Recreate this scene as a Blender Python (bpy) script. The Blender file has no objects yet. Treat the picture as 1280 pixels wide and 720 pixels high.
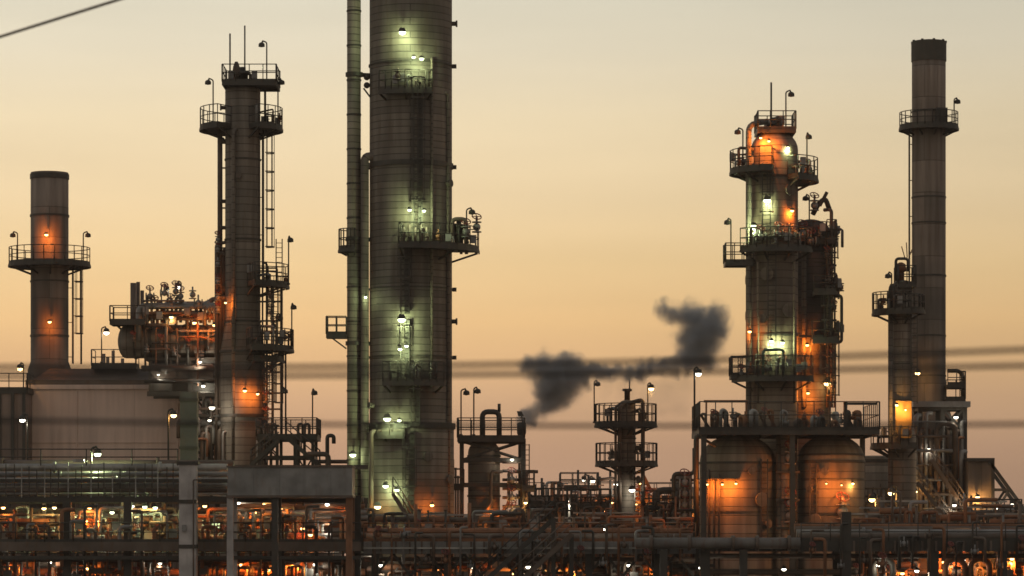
import bpy, math, random
from mathutils import Vector, Matrix
R = math.radians
HAZE = 0.00018
PI = math.pi
rng = random.Random(11)
sc = bpy.context.scene
COL = sc.collection

# ------------------------------------------------------------------ camera scale
K = 0.00025          # metres per picture pixel per metre of distance (1280 px wide picture)
HOR = 670.0          # eye level row
CAMZ = 7.0
def wx(px, Y): return (px - 640.0) * K * Y
def wz(py, Y): return CAMZ + (HOR - py) * K * Y

# ------------------------------------------------------------------ materials
MATS = {}
def new_mat(name):
    m = bpy.data.materials.new(name); m.use_nodes = True
    nt = m.node_tree; nt.nodes.clear()
    out = nt.nodes.new('ShaderNodeOutputMaterial')
    return m, nt, out
def N(nt, typ, **kw):
    n = nt.nodes.new(typ)
    for k, v in kw.items():
        if hasattr(n, k): setattr(n, k, v)
        else: n.inputs[k].default_value = v
    return n
def col4(c, f=1.0): return (min(1, c[0]*f), min(1, c[1]*f), min(1, c[2]*f), 1)

def weathered(name, color, rough=.6, metal=0., rust=.25, scale=.8, rustcol=(.10, .045, .02)):
    m, nt, out = new_mat(name)
    tc = N(nt, 'ShaderNodeTexCoord')
    mp = N(nt, 'ShaderNodeMapping'); mp.inputs['Scale'].default_value = (1.6, 1.6, .35)
    nt.links.new(tc.outputs['Object'], mp.inputs['Vector'])
    n1 = N(nt, 'ShaderNodeTexNoise'); n1.inputs['Scale'].default_value = scale; n1.inputs['Detail'].default_value = 6
    n2 = N(nt, 'ShaderNodeTexNoise'); n2.inputs['Scale'].default_value = scale*2.7; n2.inputs['Detail'].default_value = 8
    nt.links.new(tc.outputs['Object'], n1.inputs['Vector'])
    nt.links.new(mp.outputs[0], n2.inputs['Vector'])
    r1 = N(nt, 'ShaderNodeValToRGB')
    r1.color_ramp.elements[0].position = .3; r1.color_ramp.elements[0].color = col4(color, .62)
    r1.color_ramp.elements[1].position = .7; r1.color_ramp.elements[1].color = col4(color, 1.3)
    nt.links.new(n1.outputs['Fac'], r1.inputs['Fac'])
    r2 = N(nt, 'ShaderNodeValToRGB')
    r2.color_ramp.elements[0].position = .52; r2.color_ramp.elements[0].color = (0, 0, 0, 1)
    r2.color_ramp.elements[1].position = .72; r2.color_ramp.elements[1].color = (rust, rust, rust, 1)
    nt.links.new(n2.outputs['Fac'], r2.inputs['Fac'])
    mx = N(nt, 'ShaderNodeMix', data_type='RGBA')
    nt.links.new(r2.outputs[0], mx.inputs[0]); nt.links.new(r1.outputs[0], mx.inputs[6])
    mx.inputs[7].default_value = col4(rustcol)
    b = N(nt, 'ShaderNodeBsdfPrincipled')
    b.inputs['Roughness'].default_value = rough; b.inputs['Metallic'].default_value = metal
    nt.links.new(mx.outputs[2], b.inputs['Base Color'])
    bp = N(nt, 'ShaderNodeBump'); bp.inputs['Strength'].default_value = .15; bp.inputs['Distance'].default_value = .05
    nt.links.new(n2.outputs['Fac'], bp.inputs['Height']); nt.links.new(bp.outputs[0], b.inputs['Normal'])
    nt.links.new(b.outputs[0], out.inputs[0])
    MATS[name] = m; return m

def jacket(name, color, pw=8.5, ph=.42, rough=.8, metal=0., seam=.35, contrast=.16, band=.5, streak=1.):
    """sheet-metal cladding: panels from the UV (arc length, height) with dark overlapped seams and run-off stains"""
    m, nt, out = new_mat(name)
    uv = N(nt, 'ShaderNodeUVMap')
    br = N(nt, 'ShaderNodeTexBrick'); br.offset = .5
    br.inputs['Scale'].default_value = 1
    br.inputs['Brick Width'].default_value = pw; br.inputs['Row Height'].default_value = ph
    br.inputs['Mortar Size'].default_value = .035; br.inputs['Mortar Smooth'].default_value = .6
    br.inputs['Color1'].default_value = col4(color, 1-contrast); br.inputs['Color2'].default_value = col4(color, 1+contrast)
    br.inputs['Mortar'].default_value = col4(color, seam)
    nt.links.new(uv.outputs[0], br.inputs['Vector'])
    mp = N(nt, 'ShaderNodeMapping'); mp.inputs['Scale'].default_value = (1.3, .10, 1)
    nt.links.new(uv.outputs[0], mp.inputs['Vector'])
    ns = N(nt, 'ShaderNodeTexNoise'); ns.inputs['Scale'].default_value = 1.2; ns.inputs['Detail'].default_value = 8
    nt.links.new(mp.outputs[0], ns.inputs['Vector'])
    rp = N(nt, 'ShaderNodeValToRGB')
    rp.color_ramp.elements[0].position = .35; rp.color_ramp.elements[0].color = (1-.38*streak, 1-.42*streak, 1-.45*streak, 1)
    rp.color_ramp.elements[1].position = .68; rp.color_ramp.elements[1].color = (1.1, 1.08, 1.05, 1)
    nt.links.new(ns.outputs['Fac'], rp.inputs['Fac'])
    mp2 = N(nt, 'ShaderNodeMapping'); mp2.inputs['Scale'].default_value = (.02, .16, 1)
    nt.links.new(uv.outputs[0], mp2.inputs['Vector'])
    nb = N(nt, 'ShaderNodeTexNoise'); nb.inputs['Scale'].default_value = 1.5; nb.inputs['Detail'].default_value = 3
    nt.links.new(mp2.outputs[0], nb.inputs['Vector'])
    rb = N(nt, 'ShaderNodeValToRGB'); rb.color_ramp.interpolation = 'LINEAR'
    rb.color_ramp.elements[0].position = .38; rb.color_ramp.elements[0].color = (1-band*.6,)*3 + (1,)
    rb.color_ramp.elements[1].position = .62; rb.color_ramp.elements[1].color = (1.05, 1.0, .97, 1)
    nt.links.new(nb.outputs['Fac'], rb.inputs['Fac'])
    m1 = N(nt, 'ShaderNodeMix', data_type='RGBA', blend_type='MULTIPLY'); m1.inputs[0].default_value = 1
    m2 = N(nt, 'ShaderNodeMix', data_type='RGBA', blend_type='MULTIPLY'); m2.inputs[0].default_value = 1
    nt.links.new(br.outputs['Color'], m1.inputs[6]); nt.links.new(rp.outputs[0], m1.inputs[7])
    nt.links.new(m1.outputs[2], m2.inputs[6]); nt.links.new(rb.outputs[0], m2.inputs[7])
    mp3 = N(nt, 'ShaderNodeMapping'); mp3.inputs['Scale'].default_value = (2.2, .22, 1); mp3.inputs['Location'].default_value = (3.1, 7.7, 0)
    nt.links.new(uv.outputs[0], mp3.inputs['Vector'])
    nr = N(nt, 'ShaderNodeTexNoise'); nr.inputs['Scale'].default_value = .9; nr.inputs['Detail'].default_value = 7; nr.inputs['Roughness'].default_value = .65
    nt.links.new(mp3.outputs[0], nr.inputs['Vector'])
    rr = N(nt, 'ShaderNodeMapRange'); rr.inputs[1].default_value = .55; rr.inputs[2].default_value = .72; rr.inputs[4].default_value = .75*streak
    nt.links.new(nr.outputs['Fac'], rr.inputs[0])
    mrr = N(nt, 'ShaderNodeMix', data_type='RGBA'); nt.links.new(rr.outputs[0], mrr.inputs[0]); nt.links.new(m2.outputs[2], mrr.inputs[6]); mrr.inputs[7].default_value = (color[0]*.55, color[1]*.42, color[2]*.32, 1)
    b = N(nt, 'ShaderNodeBsdfPrincipled'); b.inputs['Roughness'].default_value = rough; b.inputs['Metallic'].default_value = metal
    nt.links.new(mrr.outputs[2], b.inputs['Base Color'])
    bp = N(nt, 'ShaderNodeBump'); bp.inputs['Strength'].default_value = .5; bp.inputs['Distance'].default_value = .03
    inv = N(nt, 'ShaderNodeMath', operation='SUBTRACT'); inv.inputs[0].default_value = 1
    nt.links.new(br.outputs['Fac'], inv.inputs[1]); nt.links.new(inv.outputs[0], bp.inputs['Height'])
    nt.links.new(bp.outputs[0], b.inputs['Normal'])
    nt.links.new(b.outputs[0], out.inputs[0])
    MATS[name] = m; return m

def emissive(name, color, s):
    m, nt, out = new_mat(name)
    e = N(nt, 'ShaderNodeEmission'); e.inputs[0].default_value = col4(color); e.inputs[1].default_value = s
    nt.links.new(e.outputs[0], out.inputs[0]); MATS[name] = m; return m

JK_BIG = jacket('column_cladding_grey', (.155, .142, .125), band=.35, contrast=.22)
JK_SLIM = jacket('column_cladding_dark', (.175, .158, .14), ph=.5, band=.25)
JK_RIGHT = jacket('column_cladding_brown', (.22, .18, .145), ph=.5)
JK_STACK = jacket('stack_plate_steel', (.19, .162, .142), pw=7.6, ph=2.2, contrast=.25, seam=.5)
JK_TANK = jacket('vessel_cladding', (.215, .188, .155), pw=30, ph=.55, contrast=.2)
JK_PIPE = jacket('pipe_cladding', (.27, .26, .22), pw=9, ph=.42, metal=.1, seam=.3)
PINK = jacket('furnace_plate', (.60, .475, .43), pw=7.5, ph=9.5, contrast=.04, seam=.8, metal=0, rough=.75, band=.12, streak=.4)
CONC = weathered('pale_concrete', (.40, .37, .36), .85, rust=.35, rustcol=(.16, .14, .13))
STEEL = weathered('dark_steel', (.042, .038, .033), .6, .2)
STEEL2 = weathered('brown_steel', (.10, .075, .06), .65, .1, rust=.5)
GREY = weathered('grey_paint', (.20, .195, .19), .55, .1)
GALV = weathered('galvanised_steel', (.30, .29, .27), .5, .4, rust=.3)
RUST = weathered('rusty_iron', (.20, .09, .045), .75, .1, rust=.7)
REDP = weathered('red_paint', (.15, .03, .022), .5, 0., rust=.4)
YELP = weathered('yellow_paint', (.42, .25, .04), .55, 0., rust=.4)
GREENP = weathered('green_paint', (.05, .10, .07), .55, 0., rust=.4)
BLACK = weathered('black_rubber', (.025, .025, .027), .7, 0., rust=0)
GROUND_M = weathered('gravel_ground', (.10, .085, .07), .95, 0, rust=.3, scale=.12)

GRN = (.80, 1.0, .48); WHT = (1.0, .92, .72); ORG = (1.0, .23, .025); AMB = (1.0, .50, .13)
LENS = {'g': emissive('lens_green_white', (.86, 1.0, .62), 9), 'w': emissive('lens_white', WHT, 9),
        'o': emissive('lens_orange', (1.0, .50, .16), 9), 'a': emissive('lens_amber', (1.0, .66, .26), 9)}
LCOL = {'g': GRN, 'w': WHT, 'o': ORG, 'a': AMB}

# ------------------------------------------------------------------ mesh builder
class MB:
    def __init__(s): s.v = []; s.f = []; s.uv = []; s.sm = []
    def quad(s, idx, uv=None, sm=False): s.f.append(tuple(idx)); s.uv.append(uv); s.sm.append(sm)
    def box(s, x0, x1, y0, y1, z0, z1):
        b = len(s.v)
        s.v += [(x0,y0,z0),(x1,y0,z0),(x1,y1,z0),(x0,y1,z0),(x0,y0,z1),(x1,y0,z1),(x1,y1,z1),(x0,y1,z1)]
        w, d, h = x1-x0, y1-y0, z1-z0
        s.quad([b,b+3,b+2,b+1], [(0,0),(0,d),(w,d),(w,0)]); s.quad([b+4,b+5,b+6,b+7], [(0,0),(w,0),(w,d),(0,d)])
        s.quad([b,b+1,b+5,b+4], [(0,z0),(w,z0),(w,z1),(0,z1)]); s.quad([b+1,b+2,b+6,b+5], [(0,z0),(d,z0),(d,z1),(0,z1)])
        s.quad([b+2,b+3,b+7,b+6], [(0,z0),(w,z0),(w,z1),(0,z1)]); s.quad([b+3,b,b+4,b+7], [(0,z0),(d,z0),(d,z1),(0,z1)])
        return s
    def frustum(s, x0,x1,y0,y1,z0, a0,a1,b0,b1,z1):
        b = len(s.v)
        s.v += [(x0,y0,z0),(x1,y0,z0),(x1,y1,z0),(x0,y1,z0),(a0,b0,z1),(a1,b0,z1),(a1,b1,z1),(a0,b1,z1)]
        for q in ([0,3,2,1],[4,5,6,7],[0,1,5,4],[1,2,6,5],[2,3,7,6],[3,0,4,7]):
            s.quad([b+i for i in q], [(s.v[b+i][0]+s.v[b+i][1]*.0, s.v[b+i][2]) for i in q])
        return s
    def _frame(s, d):
        d = d.normalized(); up = Vector((0,0,1)) if abs(d.z) < .95 else Vector((0,1,0))
        a = d.cross(up).normalized(); return a, a.cross(d).normalized()
    def bar(s, p, q, w, h=None):
        p = Vector(p); q = Vector(q); h = h or w
        if (q-p).length < 1e-5: return s
        a, c = s._frame(q-p); b = len(s.v)
        for e in (p, q):
            for i, j in ((-1,-1),(1,-1),(1,1),(-1,1)): s.v.append(tuple(e + a*(w/2*i) + c*(h/2*j)))
        for k in range(4):
            s.quad([b+k, b+(k+1)%4, b+4+(k+1)%4, b+4+k])
        s.quad([b+3,b+2,b+1,b]); s.quad([b+4,b+5,b+6,b+7]); return s
    def tube(s, p, q, r, n=8, r2=None):
        p = Vector(p); q = Vector(q); r2 = r if r2 is None else r2
        a, c = s._frame(q-p); L = (q-p).length; b = len(s.v)
        for e, rr in ((p, r), (q, r2)):
            for k in range(n):
                t = 2*PI*k/n; s.v.append(tuple(e + a*(rr*math.cos(t)) + c*(rr*math.sin(t))))
        for k in range(n):
            k2 = (k+1) % n; u0 = 2*PI*r*k/n; u1 = 2*PI*r*(k+1)/n
            s.quad([b+k, b+k2, b+n+k2, b+n+k], [(u0,0),(u1,0),(u1,L),(u0,L)], True)
        s.quad([b+k for k in range(n)][::-1]); s.quad([b+n+k for k in range(n)]); return s
    def path(s, pts, r, n=8, bend=None):
        pts = [Vector(p) for p in pts]; bend = bend if bend is not None else r*2.2
        P = [pts[0]]
        for i in range(1, len(pts)-1):
            a = pts[i-1]-pts[i]; c = pts[i+1]-pts[i]
            d = min(bend, a.length*.45, c.length*.45); a = a.normalized()*d; c = c.normalized()*d
            for t in (0, .25, .5, .75, 1):
                P.append(pts[i] + a*((1-t)**2) + c*(t*t))
        P.append(pts[-1])
        d0 = (P[1]-P[0]).normalized(); a, c = s._frame(d0); rings = []; L = 0
        for i, p in enumerate(P):
            if i == 0: d = d0
            elif i == len(P)-1: d = (P[i]-P[i-1]).normalized()
            else: d = ((P[i+1]-P[i]).normalized() + (P[i]-P[i-1]).normalized()).normalized()
            a = (a - d*a.dot(d)).normalized(); c = a.cross(d).normalized()
            if i: L += (P[i]-P[i-1]).length
            b = len(s.v)
            for k in range(n):
                t = 2*PI*k/n; s.v.append(tuple(p + a*(r*math.cos(t)) + c*(r*math.sin(t))))
            rings.append((b, L))
        for (b0, l0), (b1, l1) in zip(rings, rings[1:]):
            for k in range(n):
                k2 = (k+1) % n; u0 = 2*PI*r*k/n; u1 = 2*PI*r*(k+1)/n
                s.quad([b0+k, b0+k2, b1+k2, b1+k], [(u0,l0),(u1,l0),(u1,l1),(u0,l1)], True)
        s.quad([rings[0][0]+k for k in range(n)][::-1]); s.quad([rings[-1][0]+k for k in range(n)]); return s
    def lathe(s, cx, cy, prof, n=40, axis='z', cz=0):
        """prof: (radius, height) from low to high; axis 'z' or 'x'"""
        b = len(s.v); m = len(prof); L = [0]
        for i in range(1, m): L.append(L[-1] + math.hypot(prof[i][0]-prof[i-1][0], prof[i][1]-prof[i-1][1]))
        for (r, h) in prof:
            r = max(r, 1e-3)
            for k in range(n):
                t = 2*PI*k/n
                if axis == 'z': s.v.append((cx + r*math.cos(t), cy + r*math.sin(t), h))
                else: s.v.append((h, cy + r*math.cos(t), cz + r*math.sin(t)))
        rm = max(p[0] for p in prof)
        for i in range(m-1):
            for k in range(n):
                k2 = (k+1) % n; u0 = rm*2*PI*k/n; u1 = rm*2*PI*(k+1)/n
                v0, v1 = (L[i], L[i+1])
                s.quad([b+i*n+k, b+i*n+k2, b+(i+1)*n+k2, b+(i+1)*n+k], [(u0,v0),(u1,v0),(u1,v1),(u0,v1)], abs(prof[i][0]-prof[i+1][0]) < 3*abs(prof[i][1]-prof[i+1][1])+.001 or prof[i+1][0] < rm*.96)
        s.quad([b+k for k in range(n)][::-1]); s.quad([b+(m-1)*n+k for k in range(n)]); return s
    def ring(s, cx, cy, r0, r1, z0, z1, a0=0, a1=360, step=10):
        n = max(2, int(abs(a1-a0)/step)); full = abs(a1-a0) >= 359.9; b = len(s.v)
        for i in range(n+1):
            t = R(a0 + (a1-a0)*i/n); c, d = math.cos(t), math.sin(t)
            s.v += [(cx+r0*c, cy+r0*d, z0), (cx+r1*c, cy+r1*d, z0), (cx+r1*c, cy+r1*d, z1), (cx+r0*c, cy+r0*d, z1)]
        for i in range(n):
            p = b+4*i; q = p+4
            for k in range(4): s.quad([p+k, q+k, q+(k+1)%4, p+(k+1)%4])
        if not full: s.quad([b,b+1,b+2,b+3]); s.quad([b+4*n+3,b+4*n+2,b+4*n+1,b+4*n])
        return s
    def hoop(s, cx, cy, r, z, w, a0=0, a1=360, step=9): return s.ring(cx, cy, r-w/2, r+w/2, z-w/2, z+w/2, a0, a1, step)
    def ball(s, c, rx, ry=None, rz=None, n=12, m=7):
        ry = ry or rx; rz = rz or rx; b = len(s.v)
        for i in range(m+1):
            ph = -PI/2 + PI*i/m
            for k in range(n):
                t = 2*PI*k/n; s.v.append((c[0]+rx*max(.01,math.cos(ph))*math.cos(t), c[1]+ry*max(.01,math.cos(ph))*math.sin(t), c[2]+rz*math.sin(ph)))
        for i in range(m):
            for k in range(n):
                s.quad([b+i*n+k, b+i*n+(k+1)%n, b+(i+1)*n+(k+1)%n, b+(i+1)*n+k], None, True)
        return s
    def wheel(s, c, r, d=(0,-1,0), w=.03):
        a, e = s._frame(Vector(d)); c = Vector(c); n = 12
        pts = [c + a*(r*math.cos(2*PI*k/n)) + e*(r*math.sin(2*PI*k/n)) for k in range(n)]
        for k in range(n): s.tube(pts[k], pts[(k+1)%n], w, 5)
        for k in (0, 3, 6, 9): s.tube(c, pts[k], w*.8, 5)
        return s
    def build(s, name, mat, parent=None, origin=None):
        o0 = Vector(origin) if origin is not None else Vector((0,0,0))
        if parent is not None: o0 = parent['_w'] if False else WORLD[parent.name]
        me = bpy.data.meshes.new(name)
        me.from_pydata([(v[0]-o0.x, v[1]-o0.y, v[2]-o0.z) for v in s.v], [], s.f)
        ul = me.uv_layers.new(name='UVMap'); li = 0; data = ul.data
        for f, uv in zip(s.f, s.uv):
            for k in range(len(f)):
                if uv: data[li].uv = uv[k]
                li += 1
        me.polygons.foreach_set('use_smooth', s.sm)
        me.materials.append(mat); me.update()
        o = bpy.data.objects.new(name, me); COL.objects.link(o)
        if parent is not None: o.parent = parent; WORLD[o.name] = o0
        else: o.location = o0; WORLD[o.name] = o0
        return o
WORLD = {}

def tag(o, label, cat, group=None, kind=None):
    if label: o['label'] = label
    if cat: o['category'] = cat
    if group: o['group'] = group
    if kind: o['kind'] = kind
    return o

class Thing:
    def __init__(s, name, label, cat, px, Y, z=0., group=None, x=None):
        s.Y = Y; s.s = K*Y; s.cx = wx(px, Y) if x is None else x
        s.o = bpy.data.objects.new(name, None); COL.objects.link(s.o)
        s.o.empty_display_size = .5
        s.o.location = (s.cx, Y, z); WORLD[s.o.name] = Vector((s.cx, Y, z))
        tag(s.o, label, cat, group)
    def X(s, px): return wx(px, s.Y)
    def Z(s, py): return wz(py, s.Y)
    def part(s, name, mb, mat, parent=None, label=None):
        o = mb.build(name, mat, parent or s.o)
        if label: o['label'] = label
        return o

LGAIN = {'g': 5.0, 'o': 3.6, 'a': 3.0, 'w': 2.5}
def lamp_light(parent, pos, kind, power, radius=.12, spot=None, aim=None):
    power *= LGAIN[kind]
    d = bpy.data.lights.new('lamp_light', 'SPOT' if spot else 'POINT')
    d.energy = power; d.color = LCOL[kind]; d.shadow_soft_size = radius
    o = bpy.data.objects.new('lamp_light', d); COL.objects.link(o); o.parent = parent
    o.location = Vector(pos) - WORLD[parent.name]
    if spot:
        d.spot_size = R(spot); d.spot_blend = .6
        o.rotation_euler = Vector(aim or (0, 0, -1)).to_track_quat('-Z', 'Y').to_euler()
    return o

# ------------------------------------------------------------------ shared parts
def railing_mb(mb, P, h=1.1, post=.055, every=1.3, toe=.16, rails=(1., .52)):
    for p, q in zip(P, P[1:]):
        p = Vector(p); q = Vector(q); n = max(1, round((q-p).length/every))
        for i in range(n+1):
            b = p + (q-p)*(i/n); mb.tube(b, b+Vector((0,0,h)), post*.62, 5)
        for f in rails: mb.tube(p+Vector((0,0,h*f)), q+Vector((0,0,h*f)), post*.6, 5)
        if toe: mb.bar(p+Vector((0,0,toe/2)), q+Vector((0,0,toe/2)), .03, toe)
def arc_pts(cx, cy, r, z, a0, a1, step=15):
    n = max(2, int(abs(a1-a0)/step))
    return [(cx+r*math.cos(R(a0+(a1-a0)*i/n)), cy+r*math.sin(R(a0+(a1-a0)*i/n)), z) for i in range(n+1)]

def ring_platform(t, cx, cy, z, ri, ro, a0=0, a1=360, h=1.1, mat=None, th=.16, rmat=None, every=1.1):
    mb = MB(); mb.ring(cx, cy, ri+.004, ro, z-th, z, a0, a1)
    mb.ring(cx, cy, ro-.06, ro+.03, z-th-.1, z-th+.06, a0, a1)
    n = max(2, int(abs(a1-a0)/40))
    for i in range(n+1):
        a = R(a0 + (a1-a0)*(i+.001)/n); c, d = math.cos(a), math.sin(a)
        mb.bar((cx+(ro-.1)*c, cy+(ro-.1)*d, z-th-.04), (cx+ri*c, cy+ri*d, z-th-.5*min(1.2, ro-ri)), .09, .12)
    p = t.part('platform', mb, mat or STEEL)
    rb = MB(); pts = arc_pts(cx, cy, ro-.04, z, a0, a1)
    if abs(a1-a0) < 359:
        i0 = (cx+ri*1.02*math.cos(R(a0)), cy+ri*1.02*math.sin(R(a0)), z); i1 = (cx+ri*1.02*math.cos(R(a1)), cy+ri*1.02*math.sin(R(a1)), z)
        pts = [i0]+pts+[i1]
    railing_mb(rb, pts, h, every=every)
    t.part('railing', rb, rmat or STEEL, p)
    return p

def deck_platform(t, x0, x1, y0, y1, z, h=1.1, edges='fblr', th=.2, mat=None, every=1.4, name='platform', rmat=None):
    mb = MB(); mb.box(x0, x1, y0, y1, z-.05, z)
    mb.bar((x0,y0+.06,z-.05-th/2),(x1,y0+.06,z-.05-th/2),.12,th); mb.bar((x0,y1-.06,z-.05-th/2),(x1,y1-.06,z-.05-th/2),.12,th)
    n = max(2, int((x1-x0)/2)+1)
    for i in range(n):
        xx = x0+.06+(x1-x0-.12)*i/(n-1); mb.bar((xx,y0+.13,z-.05-th/2),(xx,y1-.13,z-.05-th/2),.1,th*.98)
    p = t.part(name, mb, mat or STEEL); rb = MB()
    E = {'f': ((x0,y0+.05,z),(x1,y0+.05,z)), 'b': ((x0,y1-.05,z),(x1,y1-.05,z)), 'l': ((x0+.05,y0,z),(x0+.05,y1,z)), 'r': ((x1-.05,y0,z),(x1-.05,y1,z))}
    for e in edges: railing_mb(rb, E[e], h, every=every)
    if edges: t.part('railing', rb, rmat or STEEL, p)
    return p

def ladder(t, x, y, z0, z1, d=(0,-1), cage=True, mat=None, w=.5):
    dx, dy = d; px, py = -dy, dx; mb = MB()
    for sgn in (-1, 1): mb.bar((x+px*w/2*sgn, y+py*w/2*sgn, z0), (x+px*w/2*sgn, y+py*w/2*sgn, z1), .07, .07)
    z = z0+.15
    while z < z1: mb.tube((x-px*w/2, y-py*w/2, z), (x+px*w/2, y+py*w/2, z), .022, 5); z += .32
    z = z0+.5
    while z < z1:  # stand-off brackets
        mb.bar((x, y, z), (x-dx*.35, y-dy*.35, z), .05); z += 2.5
    o = t.part('ladder', mb, mat or STEEL)
    if cage:
        cb = MB(); a = math.degrees(math.atan2(dy, dx)); z = z0+2.2
        hz = []
        while z < z1+.9: cb.hoop(x+dx*.3, y+dy*.3, .42, z, .07, a-110, a+110, 18); hz.append(z); z += 1.25
        if len(hz) > 1:
            for b in (-100, -50, 0, 50, 100):
                c = (x+dx*.3+.42*math.cos(R(a+b)), y+dy*.3+.42*math.sin(R(a+b)))
                cb.bar((c[0], c[1], hz[0]), (c[0], c[1], hz[-1]), .045, .03)
        t.part('ladder_cage', cb, mat or STEEL, o)
    return o

def lamp_geo(x, y, z, side):
    """bell reflector hanging from a short gooseneck"""
    hb = MB(); hb.ball((x, y, z), .21, .2, .17, 12, 7)
    hb.lathe(x, y, [(.2, z-.13), (.22, z-.1), (.18, z-.02)], 12); hb.tube((x, y, z+.1), (x-side*.1, y, z+.28), .06, 6); return hb
def pole_lamp(t, px, py, pyb, yy, lit=None, power=40, side=1, top=False, r=.045, mat=None):
    """px,py: lamp head; pyb: row of the pole foot. top=True when t itself is the lamp"""
    arm = rng.choice((.12, .24, .24, .34)); Y = yy; x = wx(px, Y); z = wz(py, Y); zb = wz(pyb, Y) if pyb is not None else 0
    xp = x - side*arm
    mb = MB(); mb.path([(xp, Y, zb), (xp, Y, z+.16), (x-side*.08, Y, z+.26)], r, 6, .12)
    mb.tube((xp, Y, zb), (xp, Y, zb+.12), r*2.2, 8)
    post = t.part('pole' if top else 'lamp_post', mb, mat or STEEL)
    head = t.part('lamp_head', lamp_geo(x, Y, z, side), STEEL, None if top else post)
    if lit:
        lb = MB(); lb.ball((x, Y, z-.16), .19, .19, .16, 10, 6)
        lens = t.part('lens', lb, LENS[lit], head if top else post)
        if power: lamp_light(head if top else post, (x, Y, z-.42), lit, power, .1)
    return post

def flood(t, px, py, yy, lit='g', power=60, size=.22, dy=.0, spot=None, aim=None, yoff=-.45):
    """wall floodlight: hooded box on a bracket with a glowing lens on its underside"""
    x = wx(px, yy); z = wz(py, yy)
    mb = MB(); mb.frustum(x-size, x+size, yy-size, yy+size*.7, z, x-size*.55, x+size*.55, yy-size*.3, yy+size*.6, z+size*1.1)
    mb.tube((x, yy+size*.3, z+size*.9), (x, yy+size*.3+.45, z+size*1.3), .04, 6)
    o = t.part('floodlight', mb, STEEL)
    lb = MB(); lb.ball((x, yy, z-.03), size*.85, size*.8, size*.62, 10, 6)
    t.part('lens', lb, LENS[lit], o)
    if power: lamp_light(o, (x, yy+dy, z-size*.62-.16), lit, power, .08, spot, aim)
    return o

def dome(r, zt, k=.5, n=7):
    """profile of a dished head, shell edge at zt"""
    return [(r*math.cos(PI/2*i/n), zt + r*k*math.sin(PI/2*i/n)) for i in range(1, n+1)]
def column_shell(t, cx, cy, segs, top_dome=True, mat=None, name='shell', rings=(), k=.5, n=44):
    """segs: (radius, z) low to high"""
    prof = []
    for (r0, z0), (r1, z1) in zip(segs, segs[1:]):
        m = max(1, int((z1-z0)/3)) if abs(r0-r1) < 1e-4 else 1
        for i in range(m): prof.append((r0+(r1-r0)*i/m, z0+(z1-z0)*i/m))
    prof.append(segs[-1])
    if top_dome: prof += dome(segs[-1][0], segs[-1][1], k)
    o = t.part(name, MB().lathe(cx, cy, prof, n), mat)
    for (z, r, w, e) in rings:
        t.part('stiffener_ring', MB().ring(cx, cy, r-.02, r+e, z-w/2, z+w/2), STEEL, o)
    return o
def valve(t, x, y, z, r=.18, d='z', wheel=True, mat=None, parent=None):
    mb = MB(); mb.ball((x, y, z), r*1.25, r*1.25, r*1.25, 8, 5)
    mb.tube((x, y, z), (x, y-r*.3, z+r*3.2), r*.35, 6)
    if d == 'x': mb.tube((x-r*1.7, y, z), (x-r*1.35, y, z), r*1.5, 10); mb.tube((x+r*1.35, y, z), (x+r*1.7, y, z), r*1.5, 10)
    else: mb.tube((x, y, z-r*1.7), (x, y, z-r*1.35), r*1.5, 10); mb.tube((x, y, z+r*1.35), (x, y, z+r*1.7), r*1.5, 10)
    o = t.part('valve', mb, mat or GREY, parent)
    if wheel and parent is None:
        t.part('handwheel', MB().wheel((x, y-r*.3, z+r*3.3), r*1.5, (.2, -.6, .7), .035), REDP, o)
    return o
def fittings(t, cx, cy, z, r0, r1, a0, a1, n, tall=1.5):
    for i in range(n):
        a = R(rng.uniform(a0, a1)); rr = rng.uniform(r0+.25, r1-.15); x = cx+rr*math.cos(a); y = cy+rr*math.sin(a); h = rng.uniform(.5, tall); k = i % 4
        if k == 0: t.part('control_box', MB().box(x-.18, x+.18, y-.12, y+.12, z+h*.5, z+h*.5+.5), GREY).data.materials[0]
        elif k == 1: valve(t, x, y, z+h*.6, .1+.06*rng.random(), 'z', i % 3 == 0, (GREY, STEEL2, RUST)[i % 3])
        else:
            xi = cx+(r0-.05)*math.cos(a+.15); yi = cy+(r0-.05)*math.sin(a+.15)
            t.part('pipe', MB().path([(x, y, z-.3), (x, y, z+h), (xi, yi, z+h*rng.uniform(.8, 1.1))], .05+.05*rng.random(), 7), (STEEL2, STEEL, GREY)[i % 3])
def nozzles(t, cx, cy, r, L, mat=None):
    for (deg, z, q) in L:
        c, d = math.cos(R(deg)), math.sin(R(deg)); p = Vector((cx+(r-.02)*c, cy+(r-.02)*d, z)); e = Vector((c, d, 0))
        mb = MB().tube(p, p+e*.28, q, 10); mb.tube(p+e*.26, p+e*.36, q*1.5, 12); t.part('nozzle', mb, mat or STEEL2)
def frame_mb(x0, x1, y0, y1, zs, nx=2, w=.25, brace=(), z0=0, ny=2):
    """steel frame: posts from z0, beams at levels zs, X bracing in listed (bay, level) pairs of the front and back face"""
    mb = MB(); xs = [x0+(x1-x0)*i/(nx-1) for i in range(nx)]
    ys = [y0+(y1-y0)*i/(ny-1) for i in range(ny)]; top = zs[-1]
    for y in ys:
        for x in xs: mb.box(x-w/2, x+w/2, y-w/2, y+w/2, z0, top)
        for z in zs: mb.bar((x0-w/2, y, z-.005), (x1+w/2, y, z-.005), w*.8, w*1.1)
        lv = [z0]+list(zs)
        for (i, j) in brace:
            a, b = xs[i], xs[i+1]; p, q = lv[j], lv[j+1]
            mb.bar((a, y, p), (b, y, q), w*.5); mb.bar((b, y+.02, p), (a, y+.02, q), w*.5)
    for x in xs:
        for z in zs: mb.bar((x, y0, z-.01), (x, y1, z-.01), w*.7, w)
    return mb
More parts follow.
